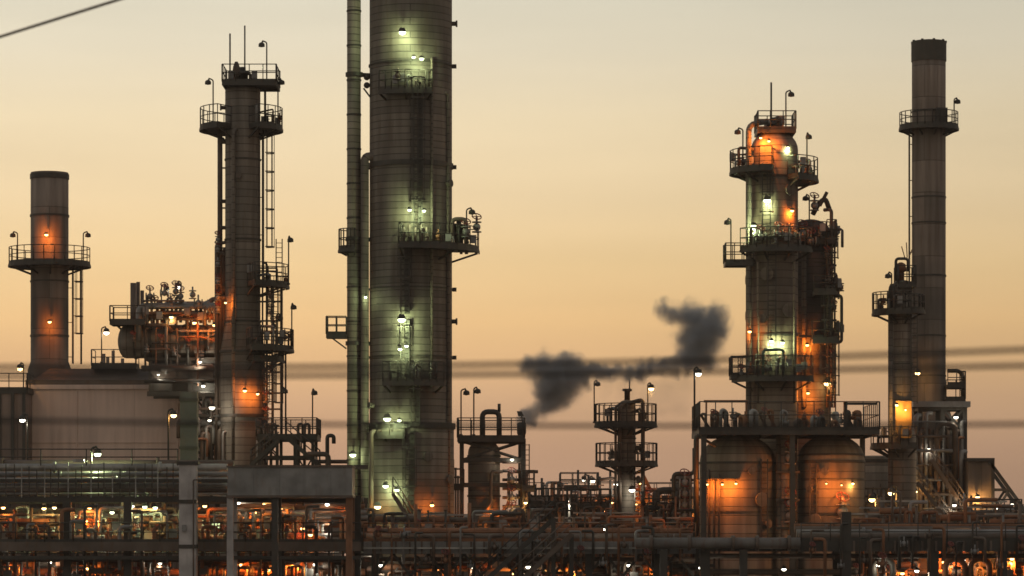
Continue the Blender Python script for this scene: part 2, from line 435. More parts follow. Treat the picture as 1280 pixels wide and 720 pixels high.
def stair_mb(p, q, w=.9, n=None):
    p = Vector(p); q = Vector(q); mb = MB(); d = q-p; n = n or max(4, int(abs(d.z)/.25))
    for s in (-w/2, w/2):
        o = Vector((0, s, 0)); mb.bar(p+o, q+o, .06, .25)
        mb.tube(p+o+Vector((0,0,1)), q+o+Vector((0,0,1)), .035, 5); mb.tube(p+o+Vector((0,0,.55)), q+o+Vector((0,0,.55)), .03, 5)
        for i in range(0, n+1, 4): b = p+o+d*(i/n); mb.tube(b, b+Vector((0,0,1)), .03, 5)
    for i in range(n):
        c = p + d*((i+.5)/n); mb.box(c.x-.13, c.x+.13, c.y-w/2, c.y+w/2, c.z-.02, c.z+.02)
    return mb

# ================================================================== SETTING
g = MB(); g.box(-690, 690, -50, 690, -1, 0)
tag(g.build('ground', GROUND_M, None, (0, 0, 0)), 'flat gravel ground of the refinery yard', 'ground', kind='structure')

# ================================================================== TALL CHIMNEY ON THE LEFT
t = Thing('chimney', 'shorter chimney at far left with a round walkway and two orange wall lamps', 'chimney', 62, 232)
s = t.s; cx, cy = t.cx, t.Y; r = 23.5*s
column_shell(t, cx, cy, [(r*1.15, 0), (r*1.15, t.Z(462)), (r, t.Z(452)), (r, t.Z(217))], False, JK_STACK,
             rings=[(t.Z(221), r, .35, .05), (t.Z(270), r, .15, .06), (t.Z(352), r, .12, .05), (t.Z(420), r, .12, .05)])
t.part('rim', MB().ring(cx, cy, r-.2, r-.01, t.Z(217), t.Z(216)), STEEL2)
ring_platform(t, cx, cy, t.Z(330), r, 51*s, h=20*s, every=1.6)
for px in (16, 110): pole_lamp(t, px, 294, 330, cy-.6, None, side=-1 if px < 60 else 1)
flood(t, 58, 293, cy-r-.9, 'o', 55, .15); flood(t, 62, 402, cy-r-.8, 'o', 40, .15)
ladder(t, cx+r+.35, cy-.2, t.Z(455), t.Z(330), (1, 0), True)
mb = MB(); mb.path([(cx+r+.9, cy+.2, t.Z(455)), (cx+r+.9, cy+.2, t.Z(333))], .07, 6); t.part('conduit', mb, STEEL)

# ================================================================== FURNACE BOX
t = Thing('furnace', 'wide pinkish brown furnace box with flat plate walls under the left chimney', 'furnace', 130, 222)
x0, x1 = t.X(33), t.X(243); zt = t.Z(481)
t.part('wall', MB().box(x0, x1, 222, 240, t.Z(610), zt), PINK)
mb = MB()
for px in (96, 222): mb.box(t.X(px)-.05, t.X(px)+.05, 221.92, 222, t.Z(600), zt-.3)
mb.box(x0-.05, x1+.05, 221.84, 222, zt-.3, zt); mb.box(x0, x1, 221.93, 222, t.Z(553.5), t.Z(552))
t.part('stiffener', mb, PINK)
mb = MB(); mb.frustum(x0-.1, x1-1.5, 222.3, 240, zt, t.X(52), t.X(186), 226, 238, t.Z(457))
mb.box(x0-.1, x1-3, 222.2, 240.1, zt, zt+.35); t.part('roof', mb, STEEL2)
for i in range(9):
    t.part('leg', MB().box(x0+.2+(x1-x0-.8)*i/8, x0+.6+(x1-x0-.8)*i/8, 222.4, 222.8, 0, t.Z(610)), STEEL)
deck_platform(t, t.X(108), t.X(165), 224.5, 226.5, t.Z(454), 1.1, 'flr')
pole_lamp(t, 133, 413, 454, 225, 'w', 15, side=1)
mb = MB()
for px, top in ((116, 436), (121, 440), (128, 432), (140, 442)): mb.tube((t.X(px), 228, t.Z(470)), (t.X(px), 228, t.Z(top)), .12, 8)
t.part('vent_pipe', mb, STEEL2)

t = Thing('furnace', 'low dark grey furnace wing at the left edge beside the pinkish box', 'furnace', 14, 219)
t.part('wall', MB().box(t.X(-60), t.X(32), 219, 232, t.Z(600), t.Z(492)), jacket('furnace_plate_dark', (.24, .19, .17), 3, 3, metal=0))
mb = MB(); mb.box(t.X(-61), t.X(33), 218.9, 232.1, t.Z(492), t.Z(488))
for px in (0, 16, 30): mb.box(t.X(px)-.1, t.X(px)+.1, 218.86, 219, t.Z(600), t.Z(492))
t.part('trim', mb, STEEL)
deck_platform(t, t.X(-60), t.X(34), 219.2, 222, t.Z(486.5), 1.1, 'flr')
for px in (-50, -20, 8, 29): t.part('leg', MB().box(t.X(px)-.2, t.X(px)+.2, 219.3, 219.7, 0, t.Z(600)), STEEL)
pole_lamp(t, 25, 458, 486, 220.5, 'a', 10, side=-1)

# ================================================================== ELEVATED DRUM WITH MANIFOLD
t = Thing('exchanger_structure', 'raised horizontal drum on a dark frame with orange lit pipes beside the slender left column', 'heat exchanger', 212, 218)
s = t.s; yd = 218; zc = t.Z(427); r = 21*s
mb = frame_mb(t.X(240), t.X(274), yd-1, yd+3, [t.Z(590), t.Z(540), t.Z(496), t.Z(452)], 2, .3, brace=((0, 2),))
mb.box(t.X(186), t.X(274), yd-1.1, yd-.8, t.Z(496), t.Z(490)); mb.box(t.X(186), t.X(274), yd+2.8, yd+3.1, t.Z(496), t.Z(490)); mb.box(t.X(188), t.X(192), yd-1.05, yd-.85, t.Z(490), t.Z(450)); mb.box(t.X(214), t.X(217), yd-1.05, yd-.85, t.Z(490), t.Z(450))
mb.box(t.X(184), t.X(276), yd-1.2, yd+3.2, t.Z(452)+.01, t.Z(448)); mb.box(t.X(190), t.X(272), yd-.7, yd+2.5, t.Z(489), t.Z(470))
t.part('frame', mb, STEEL)
h0, h1 = t.X(158), t.X(268)
prof = [(r*math.sin(PI/2*i/6)+.001, h0 - r*.5*math.cos(PI/2*i/6)) for i in range(7)] + [(r, h1)] + [(r*math.cos(PI/2*i/6), h1 + r*.5*math.sin(PI/2*i/6)) for i in range(1, 7)]
d = t.part('drum', MB().lathe(0, yd, prof, 28, 'x', zc), JK_SLIM)
for px in (170, 190, 238, 258):
    mb = MB(); x = t.X(px)
    n = 28
    for k in range(n):
        a, b = 2*PI*k/n, 2*PI*(k+1)/n
        mb.bar((x, yd+(r+.03)*math.cos(a), zc+(r+.03)*math.sin(a)), (x, yd+(r+.03)*math.cos(b), zc+(r+.03)*math.sin(b)), .16, .08)
    t.part('flange', mb, STEEL, d)
for px in (200, 250): t.part('saddle', MB().box(t.X(px)-.25, t.X(px)+.25, yd-.8, yd+.8, t.Z(449), zc-r*.6), STEEL)
deck_platform(t, t.X(142), t.X(186), yd-2.2, yd-.2, t.Z(404), 1.05, 'flb')
mb = MB(); mb.bar((t.X(146), yd-.4, t.Z(406)), (t.X(188), yd-.4, t.Z(446)), .15); t.part('bracket', mb, STEEL)
for i, (px, top) in enumerate(((167, 354), (172, 352), (176, 362))):
    t.part('riser_pipe', MB().path([(t.X(px), yd-.2+.5*i, zc), (t.X(px), yd-.2+.5*i, t.Z(top))], .13 if i else .2, 8), STEEL2)
for i, (py, pa, pb, rr) in enumerate(((384, 176, 272, .22), (396, 182, 280, .26), (379, 205, 268, .13), (390, 190, 255, .15))):
    y = yd-1.1+.55*i
    t.part('header_pipe', MB().path([(t.X(pa), y, zc), (t.X(pa), y, t.Z(py)), (t.X(pb), y, t.Z(py)), (t.X(pb), y, t.Z(py+24))], rr, 10), RUST if i % 2 else GREY)
for i in range(7):
    px = 186+i*12; y = yd-1.0+.35*(i % 3); top = 372+rng.random()*10
    t.part('riser_pipe', MB().path([(t.X(px), y, t.Z(408)), (t.X(px), y, t.Z(top)), (t.X(px+5), y+.3, t.Z(top)), (t.X(px+5), y+.3, t.Z(404))], .07+.05*rng.random(), 6), (GREY, RUST, STEEL2)[i % 3])
for px, py in ((196, 384), (216, 382), (235, 394), (250, 380), (228, 372), (208, 368), (222, 366), (190, 372), (243, 370), (262, 386)):
    valve(t, t.X(px), yd-1.2, t.Z(py), .17, 'x' if px % 3 else 'z', px < 230)
mb = MB(); mb.path([(t.X(262), yd, t.Z(400)), (t.X(262), yd, t.Z(374)), (t.X(290), yd, t.Z(374))], .17, 8); t.part('outlet_pipe', mb, STEEL2)
flood(t, 214, 396, yd-1.9, 'a', 8, .15); flood(t, 243, 403, yd-2.3, 'o', 34, .16); flood(t, 268, 406, yd-2.2, 'o', 30, .15)
for i in range(8):
    px = 172+i*13; pb = 400+rng.random()*14; pt = 436+rng.random()*50; y = yd-1.35-.3*rng.random(); dx = rng.choice((-5, 6, 10))
    t.part('riser_pipe', MB().path([(t.X(px), y, t.Z(pt)), (t.X(px), y, t.Z(pb)), (t.X(px+dx), y+.4, t.Z(pb))], .05+.06*rng.random(), 7), (STEEL2, STEEL, RUST, GREY)[i % 4])
for i in range(6): valve(t, t.X(170+i*17), yd-1.6, t.Z(425+(i*13) % 22), .12, 'z', i % 2 == 0, (STEEL2, GREY)[i % 2])
for i in range(9):
    a = 178+rng.random()*60; py = 378+i*7.5; y = yd-1.4-.2*rng.random()
    t.part('header_pipe', MB().path([(t.X(a), y+.8, t.Z(py)), (t.X(a), y, t.Z(py)), (t.X(a+20+rng.random()*40), y, t.Z(py)), (t.X(a+20+rng.random()*40), y+.3, t.Z(py+9))], .06+.07*rng.random(), 7), (STEEL2, GREY, RUST, STEEL)[i % 4])
for i in range(5): t.part('control_box', MB().box(t.X(182+i*17), t.X(182+i*17)+.4, yd-1.75, yd-1.5, t.Z(395+(i*23) % 17), t.Z(395+(i*23) % 17)+.5), GREY)
t.part('duct', MB().box(t.X(192), t.X(268), yd-1.1, yd+2.6, t.Z(474), t.Z(456)), STEEL2)
t.part('header_pipe', MB().tube((t.X(180), yd-1.5, t.Z(462)), (t.X(278), yd-1.5, t.Z(462)), .2, 8), STEEL2); t.part('header_pipe', MB().tube((t.X(184), yd-1.6, t.Z(478)), (t.X(280), yd-1.6, t.Z(478)), .14, 8), STEEL)
flood(t, 250, 452, yd-1.9, 'w', 30, .13); flood(t, 254, 482, yd-1.6, 'w', 30, .15); flood(t, 198, 468, yd-1.6, 'w', 12, .1)
pole_lamp(t, 208, 360, 384, yd-.6, None); pole_lamp(t, 222, 356, 384, yd, 'w', 8, -1)

# ================================================================== SLENDER COLUMN
t = Thing('distillation_column', 'slender dark column with a flared base and right hand ladder beside the raised drum', 'column', 304, 213)
s = t.s; cx, cy = t.X(303.5), t.Y; r = 22*s
column_shell(t, cx, cy, [(28*s, 0), (28*s, t.Z(440)), (r, t.Z(402)), (r, t.Z(114))], True, JK_SLIM, k=.35,
             rings=[(t.Z(300), r, .12, .06), (t.Z(402), r, .12, .07), (t.Z(440), 28*s, .14, .07), (t.Z(200), r, .1, .05), (t.Z(520), 28*s, .2, .1)])
t.part('nozzle', MB().lathe(cx, cy, [(.35, t.Z(112)), (.35, t.Z(93)), (.5, t.Z(93)), (.5, t.Z(90)), (.2, t.Z(90)), (.2, t.Z(84))], 12), STEEL)
t.part('vent_mast', MB().tube((t.X(306), cy, t.Z(88)), (t.X(306), cy, t.Z(32)), .05, 6), STEEL)
t.part('vent_mast', MB().tube((t.X(287), cy+.3, t.Z(108)), (t.X(287), cy+.3, t.Z(41)), .055, 6), STEEL)
t.part('relief_valve', MB().lathe(t.X(296), cy-.3, [(.14, t.Z(108)), (.14, t.Z(96)), (.3, t.Z(94)), (.22, t.Z(84)), (.1, t.Z(78))], 10), STEEL2)
deck_platform(t, t.X(280), t.X(348), cy-1.6, cy+1.6, t.Z(106), 1.15, 'fblr', every=1.0)
ring_platform(t, cx-.1, cy, t.Z(160), r, 52*s, -60, 240, 1.3, every=1.2)
pole_lamp(t, 260, 103, 158, cy-.4, None, side=-1); pole_lamp(t, 352, 103, 158, cy-.4, None, side=1); pole_lamp(t, 327, 56, 104, cy-1.2, None, side=-1)
ladder(t, cx+r+.2, cy, t.Z(350), t.Z(160), (1, 0), True)
nozzles(t, cx, cy, r, [(rng.choice((-8, 188, -95, -60)), t.Z(q), .13) for q in (135, 178, 222, 252, 285, 318, 372)])
fittings(t, cx, cy, t.Z(160), r, 52*s, -60, 60, 6); fittings(t, cx, cy, t.Z(356), r, 58*s, -70, 25, 7); fittings(t, cx, cy, t.Z(436), 27*s, 64*s, -75, 30, 9); fittings(t, cx, cy, t.Z(106), .2, r, 0, 360, 6, 1.0)
ring_platform(t, cx, cy, t.Z(356), r, 58*s, -70, 25, 1.3, every=.7)
ring_platform(t, cx, cy, t.Z(436), 27*s, 64*s, -75, 30, 1.25, every=.7)
ring_platform(t, cx, cy, t.Z(449), 28*s, 52*s, -70, 20, .5, every=1.0)
ladder(t, cx+r+.9, cy-.7, t.Z(440), t.Z(356), (1, 0), False)
ladder(t, cx+28*s+.5, cy-.5, t.Z(545), t.Z(440), (1, 0), True)
pole_lamp(t, 363, 300, 356, cy-.8, None); pole_lamp(t, 367, 384, 436, cy-1, None); pole_lamp(t, 350, 397, 436, cy-1.3, None)
for px, pyt, rr, yy in ((294, 165, .13, -1.35), (275, 160, .17, 0), (271, 305, .12, -.3), (279, 310, .1, .4)):
    mb = MB(); mb.path([(t.X(px), cy+yy, t.Z(575)), (t.X(px), cy+yy, t.Z(pyt)), (t.X(px)+.7, cy+yy*.3, t.Z(pyt-2))], rr, 8); t.part('downcomer_pipe', mb, STEEL2 if px < 290 else JK_SLIM)
for py in (300, 312, 330, 352, 372, 388): valve(t, t.X(273), cy-.4, t.Z(py), .13, 'z', py % 4 == 0)
mb = MB()
for py in (210, 260, 310, 360, 420, 480): mb.bar((t.X(273), cy, t.Z(py)), (t.X(284), cy, t.Z(py)), .08, .1)
t.part('pipe_bracket', mb, STEEL)
ladder(t, t.X(345), cy-1.2, t.Z(436), t.Z(356), (0, -1), True, w=.4); ladder(t, t.X(340), cy-1.4, t.Z(545), t.Z(449), (0, -1), True, w=.4); ladder(t, t.X(350), cy-.8, t.Z(356), t.Z(300), (0, -1), False, w=.4)
for i, px in enumerate((329, 334, 352, 357, 331)):
    a, b = ((170, 430), (330, 545), (356, 545), (440, 548), (112, 160))[i]
    t.part('riser_pipe', MB().path([(t.X(px), cy-.5+.2*i, t.Z(b)), (t.X(px), cy-.5+.2*i, t.Z(a)), (t.X(px-5), cy-.3+.2*i, t.Z(a-2))], .06+.02*(i % 3), 7), STEEL)
for py in (372, 392, 408, 462, 480, 500, 520): valve(t, t.X(334+(py % 5)*3), cy-.8, t.Z(py), .14, 'z', py % 4 == 0, STEEL2)
for py in (378, 402, 466, 492, 512): t.part('bracket', MB().bar((t.X(322), cy-.6, t.Z(py)), (t.X(352), cy-.8, t.Z(py)), .08, .12), STEEL)
flood(t, 306, 488, cy-28*s-.6, 'o', 38, .15); flood(t, 322, 492, cy-28*s-.2, 'o', 20, .12)
flood(t, 282, 378, cy-r-.4, 'o', 35, .1)
flood(t, 265, 509, cy-2.2, 'w', 30, .22); flood(t, 262, 525, cy-2.4, 'w', 8, .14)

# side access tower with stairs, right of the slender column
t = Thing('access_structure', 'steel stair and pipe platform at the foot of the slender left column', 'steel platform', 366, 209)
x0, x1 = t.X(322), t.X(396)
t.part('frame', frame_mb(x0+.2, x1-.2, 208, 211.5, [t.Z(610), t.Z(572), t.Z(549)], 4, .2, brace=((0, 2), (2, 1))), STEEL)
deck_platform(t, x0, x1+.1, 207.8, 211.7, t.Z(546), 1.2, 'fblr', every=1.1)
t.part('stair', stair_mb((t.X(402), 207, t.Z(583)), (t.X(362), 207, t.Z(549))), STEEL)
t.part('stair', stair_mb((t.X(318), 206.4, t.Z(583)), (t.X(352), 206.4, t.Z(552))), STEEL)
pole_lamp(t, 356, 489, 545, 208.2, None); pole_lamp(t, 393, 491, 545, 208.2, None)
for px in (330, 338, 372, 380): t.part('pipe', MB().path([(t.X(px), 209.5, t.Z(600)), (t.X(px), 209.5, t.Z(530)), (t.X(px+6), 209.5, t.Z(530)), (t.X(px+6), 209.5, t.Z(548))], .1, 6), STEEL2)
mb = MB(); mb.path([(t.X(388), 206, t.Z(569)), (t.X(414), 206, t.Z(569)), (t.X(414), 206, t.Z(600))], .16, 8); t.part('pipe', mb, STEEL2)
mb = MB(); mb.path([(t.X(412), 206.4, t.Z(600)), (t.X(412), 206.4, t.Z(546)), (t.X(420), 206.4, t.Z(546)), (t.X(420), 206.4, t.Z(556))], .13, 8); t.part('gooseneck_vent', mb, STEEL)
t.part('pipe', MB().path([(t.X(395), 206.8, t.Z(578)), (t.X(436), 206.8, t.Z(578))], .13, 8), STEEL2)

# dense pipework below the slender column and the drum
t = Thing('pipe_manifold', 'dark tangle of pipes and steel between the drum and the slender column foot', 'pipework', 270, 214)
t.part('frame', frame_mb(t.X(232), t.X(330), 213, 216, [t.Z(612), t.Z(575), t.Z(548), t.Z(520), t.Z(494)], 5, .22, brace=((0, 3), (1, 2), (3, 3))), STEEL)
for i in range(18):
    px = 234+i*5.4; top = 500+rng.random()*60; y = 211.6+rng.random()*1.2; dx = rng.choice((-7, 8, 12))
    t.part('pipe', MB().path([(t.X(px), y, t.Z(620)), (t.X(px), y, t.Z(top)), (t.X(px+dx), y+.2, t.Z(top)), (t.X(px+dx), y+.2, t.Z(top+22))], .08+.09*rng.random(), 7), (STEEL2, GREY, STEEL, RUST)[i % 4])
for i in range(7): t.part('pipe', MB().tube((t.X(232), 212.6+.1*i, t.Z(512+i*9)), (t.X(332), 212.6+.1*i, t.Z(512+i*9)), .1+.05*(i % 3), 7), (STEEL2, STEEL, GREY)[i % 3])

# ================================================================== BIG COLUMN
t = Thing('distillation_column', 'tallest and widest grey column running out of the top of the picture with greenish lamps', 'column', 513.5, 200)
s = t.s; cx, cy = t.cx, t.Y; r = 51.5*s
shell = column_shell(t, cx, cy, [(r+.12, 0), (r+.12, t.Z(533)), (r, t.Z(531)), (r, t.Z(-62))], True, JK_BIG, n=64,
             rings=[(t.Z(208), r, .3, .09), (t.Z(533), r+.12, .35, .1), (t.Z(83), r, .1, .07), (t.Z(362), r, .1, .05), (t.Z(447), r, .12, .06), (t.Z(-40), r, .3, .1)])
for py in (83, 209, 362, 447): t.part('lug', MB().box(cx+r+.02, cx+r+.28, cy-.12, cy+.12, t.Z(py)-.12, t.Z(py)+.12), STEEL, shell)
# slim neighbour pipe and the lower downcomer
p = MB(); p.path([(t.X(443), cy-.6, 0), (t.X(443), cy-.6, t.Z(-90)), (t.X(490), cy, t.Z(-90)), (t.X(490), cy, t.Z(-75))], 8.6*s, 18, 1.2)
pi = t.part('overhead_pipe', p, JK_PIPE)
mb = MB()
for k, py in enumerate(range(-70, 660, 43)): mb.ring(t.X(443), cy-.6, 8.5*s, 9.3*s, t.Z(py)-.05, t.Z(py)+.05)
t.part('pipe_band', mb, STEEL, pi)
mb = MB()
for py in (95, 300, 430): mb.bar((t.X(443.5), cy-.6, t.Z(py)), (t.X(468), cy-.2, t.Z(py)), .14, .25); mb.ring(t.X(443.5), cy-.6, 9*s, 11*s, t.Z(py)-.12, t.Z(py)+.12)
mb.ball((t.X(459), cy-.5, t.Z(98)), .2); mb.ball((t.X(459), cy-.5, t.Z(108)), .2)
mb.bar((t.X(455), cy-.6, t.Z(112)), (t.X(464), cy-.6, t.Z(124)), .1)
t.part('pipe_support', mb, STEEL)
t.part('downcomer_pipe', MB().path([(t.X(457), cy-1.1, 0), (t.X(457), cy-1.1, t.Z(198)), (t.X(475), cy-.8, t.Z(198))], 5.2*s, 12, .3), JK_SLIM)
t.part('downcomer_pipe', MB().path([(t.X(466), cy-2.2, 0), (t.X(466), cy-2.2, t.Z(540)), (t.X(478), cy-2, t.Z(540))], 3*s, 8), STEEL2)
t.part('riser_pipe', MB().path([(t.X(561), cy-1.2, t.Z(660)), (t.X(561), cy-1.2, t.Z(120)), (t.X(548), cy-1.5, t.Z(120))], 2.4*s, 8), JK_SLIM)
t.part('riser_pipe', MB().path([(t.X(541), cy-2.35, t.Z(480)), (t.X(541), cy-2.35, t.Z(80)), (t.X(541), cy-2, t.Z(80))], 1.7*s, 8), JK_BIG)
# platforms
ring_platform(t, cx, cy, t.Z(120), r, 66*s, -125, -64, 1.2, every=.45)
ring_platform(t, cx, cy, t.Z(312), r, 86*s, -98, 6, 1.3, every=1.0)
ring_platform(t, cx, cy, t.Z(480), r, 70*s, -118, -52, 1.25, every=.6)
ring_platform(t, cx, cy, t.Z(545), r+.1, 62*s, -150, -95, .7, every=.8)
ring_platform(t, t.X(443.5), cy-.6, t.Z(312), 9.5*s, 20*s, 120, 275, 1.2, every=.7)
deck_platform(t, t.X(409), t.X(434), cy-1.3, cy-.1, t.Z(419), 1.1, 'flb', every=.6)
mb = MB(); mb.bar((t.X(411), cy-1, t.Z(420)), (t.X(434), cy-1, t.Z(437)), .09); t.part('bracket', mb, STEEL)
for (px, a, b) in ((524, 300, 122), (508, 396, 312), (508, 480, 404), (521, 533, 482), (514, 655, 540)):
    x = t.X(px); yy = cy - math.sqrt(r*r - (x-cx)**2) - .3
    ladder(t, x, yy, t.Z(a), t.Z(b), (0, -1), True)
for (px, a, b) in ((527, 285, 122), (510, 396, 312), (511, 480, 404), (524, 533, 482), (517, 655, 540)):
    x = t.X(px); yy = cy - math.sqrt(r*r - (x-cx)**2)
    t.part('cable_duct', MB().box(x-.13, x+.13, yy-.25, yy-.02, t.Z(a), t.Z(b)), STEEL)
nozzles(t, cx, cy, r, [(-2, t.Z(30), .14), (-28, t.Z(232), .16), (-2, t.Z(402), .14), (-66, t.Z(572), .2), (-30, t.Z(600), .2), (-152, t.Z(508), .14)], JK_BIG)
fittings(t, cx, cy, t.Z(312), r, 86*s, -95, 6, 16); fittings(t, cx, cy, t.Z(120), r, 66*s, -122, -66, 5); fittings(t, cx, cy, t.Z(480), r, 70*s, -116, -54, 8)
t.part('stair', stair_mb((t.X(520), cy-r-1.2, t.Z(660)), (t.X(494), cy-r-1.2, t.Z(618)), .7), STEEL2)
# equipment on the right platform
mb = MB(); x = t.X(574); mb.lathe(x, cy-1.2, [(.28, t.Z(312)), (.28, t.Z(288)), (.42, t.Z(287)), (.42, t.Z(284)), (.16, t.Z(283)), (.16, t.Z(274))], 10); t.part('relief_valve', mb, STEEL)
mb = MB(); mb.path([(t.X(566), cy-1.6, t.Z(300)), (t.X(566), cy-1.6, t.Z(277)), (t.X(583), cy-1.6, t.Z(277)), (t.X(583), cy-1.6, t.Z(308))], .13, 8); t.part('pipe', mb, STEEL2)
valve(t, t.X(583), cy-1.6, t.Z(293), .2); valve(t, t.X(596), cy-.6, t.Z(285), .2)
pole_lamp(t, 590, 265, 312, cy-1, None)
mb = MB()
for i in range(5): mb.path([(t.X(507+i*7), cy-r-.5, t.Z(310)), (t.X(507+i*7), cy-r-.5, t.Z(290-3*(i % 2)))], .09, 6)
t.part('instrument_post', mb, STEEL2)
# lamps (greenish mercury light)
def on_wall(px, off=.45):
    off += .52
    x = wx(px, cy); return cy - math.sqrt(max(.1, (r+.0)**2 - (x-cx)**2)) - off
flood(t, 503, 40, on_wall(503), 'g', 42, .24); flood(t, 527, 73, on_wall(527), 'g', 34, .16); flood(t, 517, 71, on_wall(517), 'g', 10, .12)
flood(t, 512, 262, on_wall(512), 'g', 28, .13); flood(t, 530, 263, on_wall(530), 'g', 28, .13)
flood(t, 502, 399, on_wall(502), 'g', 60, .27); flood(t, 500, 436, on_wall(500, .6), 'g', 22, .15); flood(t, 508, 432, on_wall(508, .7), 'g', 16, .13)
flood(t, 484, 523, on_wall(484, .5), 'g', 40, .26); flood(t, 499, 525, on_wall(499, .6), 'g', 20, .14)
flood(t, 482, 607, on_wall(482, .4), 'g', 20, .2); flood(t, 496, 612, on_wall(496, .5), 'g', 18, .16); flood(t, 472, 633, on_wall(475, .8), 'a', 25, .24)
flood(t, 540, 631, on_wall(540, .5), 'o', 30, .14); flood(t, 441, 568, cy-1.6, 'g', 8, .22)
flood(t, 457, 371, cy-1.7, 'g', 4, .1)

# ================================================================== SMALL VESSEL UNIT
t = Thing('process_vessel', 'small domed vessel in a pipe frame right of the tallest column where the smoke starts', 'vessel', 605, 204)
s = t.s; cx, cy = t.cx, t.Y; r = 20*s
column_shell(t, cx, cy, [(r, 0), (r, t.Z(566))], True, JK_TANK, k=.85, rings=[(t.Z(570), r, .12, .06), (t.Z(620), r, .12, .06)])
t.part('frame', frame_mb(t.X(577), t.X(655), 203, 206.5, [t.Z(655), t.Z(606), t.Z(575), t.Z(551)], 2, .22, brace=((0, 3),)), STEEL)
deck_platform(t, t.X(572), t.X(656), 202.4, 207, t.Z(548), 1.25, 'fblr', every=.9)
deck_platform(t, t.X(563), t.X(580), 202.6, 204.6, t.Z(608), 1.1, 'flb', every=.6); deck_platform(t, t.X(652), t.X(668), 202.6, 204.6, t.Z(610), 1.1, 'fbr', every=.6)
mb = MB(); mb.path([(t.X(603), cy-.4, t.Z(560)), (t.X(603), cy-.4, t.Z(515)), (t.X(624), cy-.4, t.Z(515)), (t.X(624), cy-.4, t.Z(545))], .17, 8); mb.tube((t.X(624), cy-.4, t.Z(515)), (t.X(624), cy-.4, t.Z(505)), .1, 6); t.part('gooseneck_vent', mb, STEEL)
for px in (590, 612, 634): t.part('pipe', MB().path([(t.X(px), cy-1.2, t.Z(660)), (t.X(px+24), cy-1.2, t.Z(660-30)), (t.X(px+24), cy-1.2, t.Z(590)), (t.X(px+38), cy-1, t.Z(590))], .11, 8), STEEL2)
for i in range(7): t.part('pipe', MB().path([(t.X(628), cy-.9+.1*i, t.Z(578+i*11)), (t.X(652), cy-.9+.1*i, t.Z(578+i*11)), (t.X(652), cy-.9+.1*i, t.Z(600+i*11))], .1, 7), (STEEL2, GREY)[i % 2])
for i in range(5): t.part('pipe', MB().path([(t.X(567+i*3), cy-1.3, t.Z(660)), (t.X(567+i*3), cy-1.3, t.Z(575+i*10))], .07, 6), STEEL2)
for py in (600, 622, 640): valve(t, t.X(640), cy-1.3, t.Z(py), .18, 'x')
ladder(t, t.X(656.5), 202.7, t.Z(610), t.Z(556), (0, -1), False)
pole_lamp(t, 583, 491, 545, 203, None, side=1); pole_lamp(t, 597, 489, 545, 203, None, side=1)
flood(t, 657, 628, cy-2, 'a', 30, .13); flood(t, 615, 642, cy-1.6, 'o', 40, .09); flood(t, 640, 574, cy-1.4, 'w', 8, .13)
t = Thing('vent_stack', 'short dark vent stack whose mouth gives off the smoke beside the small domed vessel', 'vent stack', 650, 206.9)
mb = MB(); mb.lathe(t.X(652), 208.4, [(.22, 0), (.22, t.Z(545)), (.3, t.Z(540)), (.3, t.Z(528)), (.22, t.Z(527))], 12); t.part('pipe', mb, STEEL)
t.part('cap', MB().frustum(t.X(648), t.X(655), 208.1, 208.7, t.Z(519), t.X(646), t.X(652), 208.2, 208.6, t.Z(513)), STEEL)
mb = MB(); mb.bar((t.X(653.5), 208.4, t.Z(529)), (t.X(652), 208.4, t.Z(518)), .08); t.part('cap_hinge', mb, STEEL)

# ================================================================== SMALL TWIN-PLATFORM TOWER
t = Thing('distillation_column', 'thin short tower with two ring platforms in the middle, below the smoke', 'column', 784, 226)
s = t.s; cx, cy = t.cx, t.Y; r = 10.5*s
column_shell(t, cx, cy, [(r, 0), (r, t.Z(506))], True, JK_SLIM, k=.6, rings=[(t.Z(548), r, .1, .05), (t.Z(590), r, .1, .05), (t.Z(620), r, .1, .05)], n=28)
t.part('nozzle', MB().lathe(cx, cy, [(.2, t.Z(503)), (.2, t.Z(489)), (.34, t.Z(489)), (.34, t.Z(486)), (.05, t.Z(486))], 10), STEEL)
t.part('vent_mast', MB().tube((t.X(787), cy, t.Z(490)), (t.X(787), cy, t.Z(472)), .05, 6), STEEL)
ring_platform(t, cx-.1, cy, t.Z(530), r, 39*s, 0, 360, 1.4, every=1.2)
ring_platform(t, cx-.05, cy, t.Z(579), r, 39*s, 0, 360, 1.4, every=1.2)
for px in (769, 774, 803): t.part('pipe', MB().path([(t.X(px), cy-1, t.Z(660)), (t.X(px), cy-1, t.Z(508 if px < 800 else 500)), (t.X(783), cy-.4, t.Z(505))], .1 if px < 772 else .15, 7), STEEL2)
fittings(t, cx, cy, t.Z(530), r, 39*s, 0, 360, 12, 1.6); fittings(t, cx, cy, t.Z(579), r, 39*s, 0, 360, 10, 1.6); nozzles(t, cx, cy, r, [(-30, t.Z(600), .2), (-150, t.Z(612), .2), (-2, t.Z(560), .2)])
ladder(t, t.X(797), cy-1.1, t.Z(640), t.Z(580), (0, -1), False)
pole_lamp(t, 747, 480, 529, cy-.8, None, side=1); pole_lamp(t, 814, 483, 529, cy-.8, 'a', 14, side=1)
flood(t, 790, 612, cy-1.4, 'w', 30, .25)

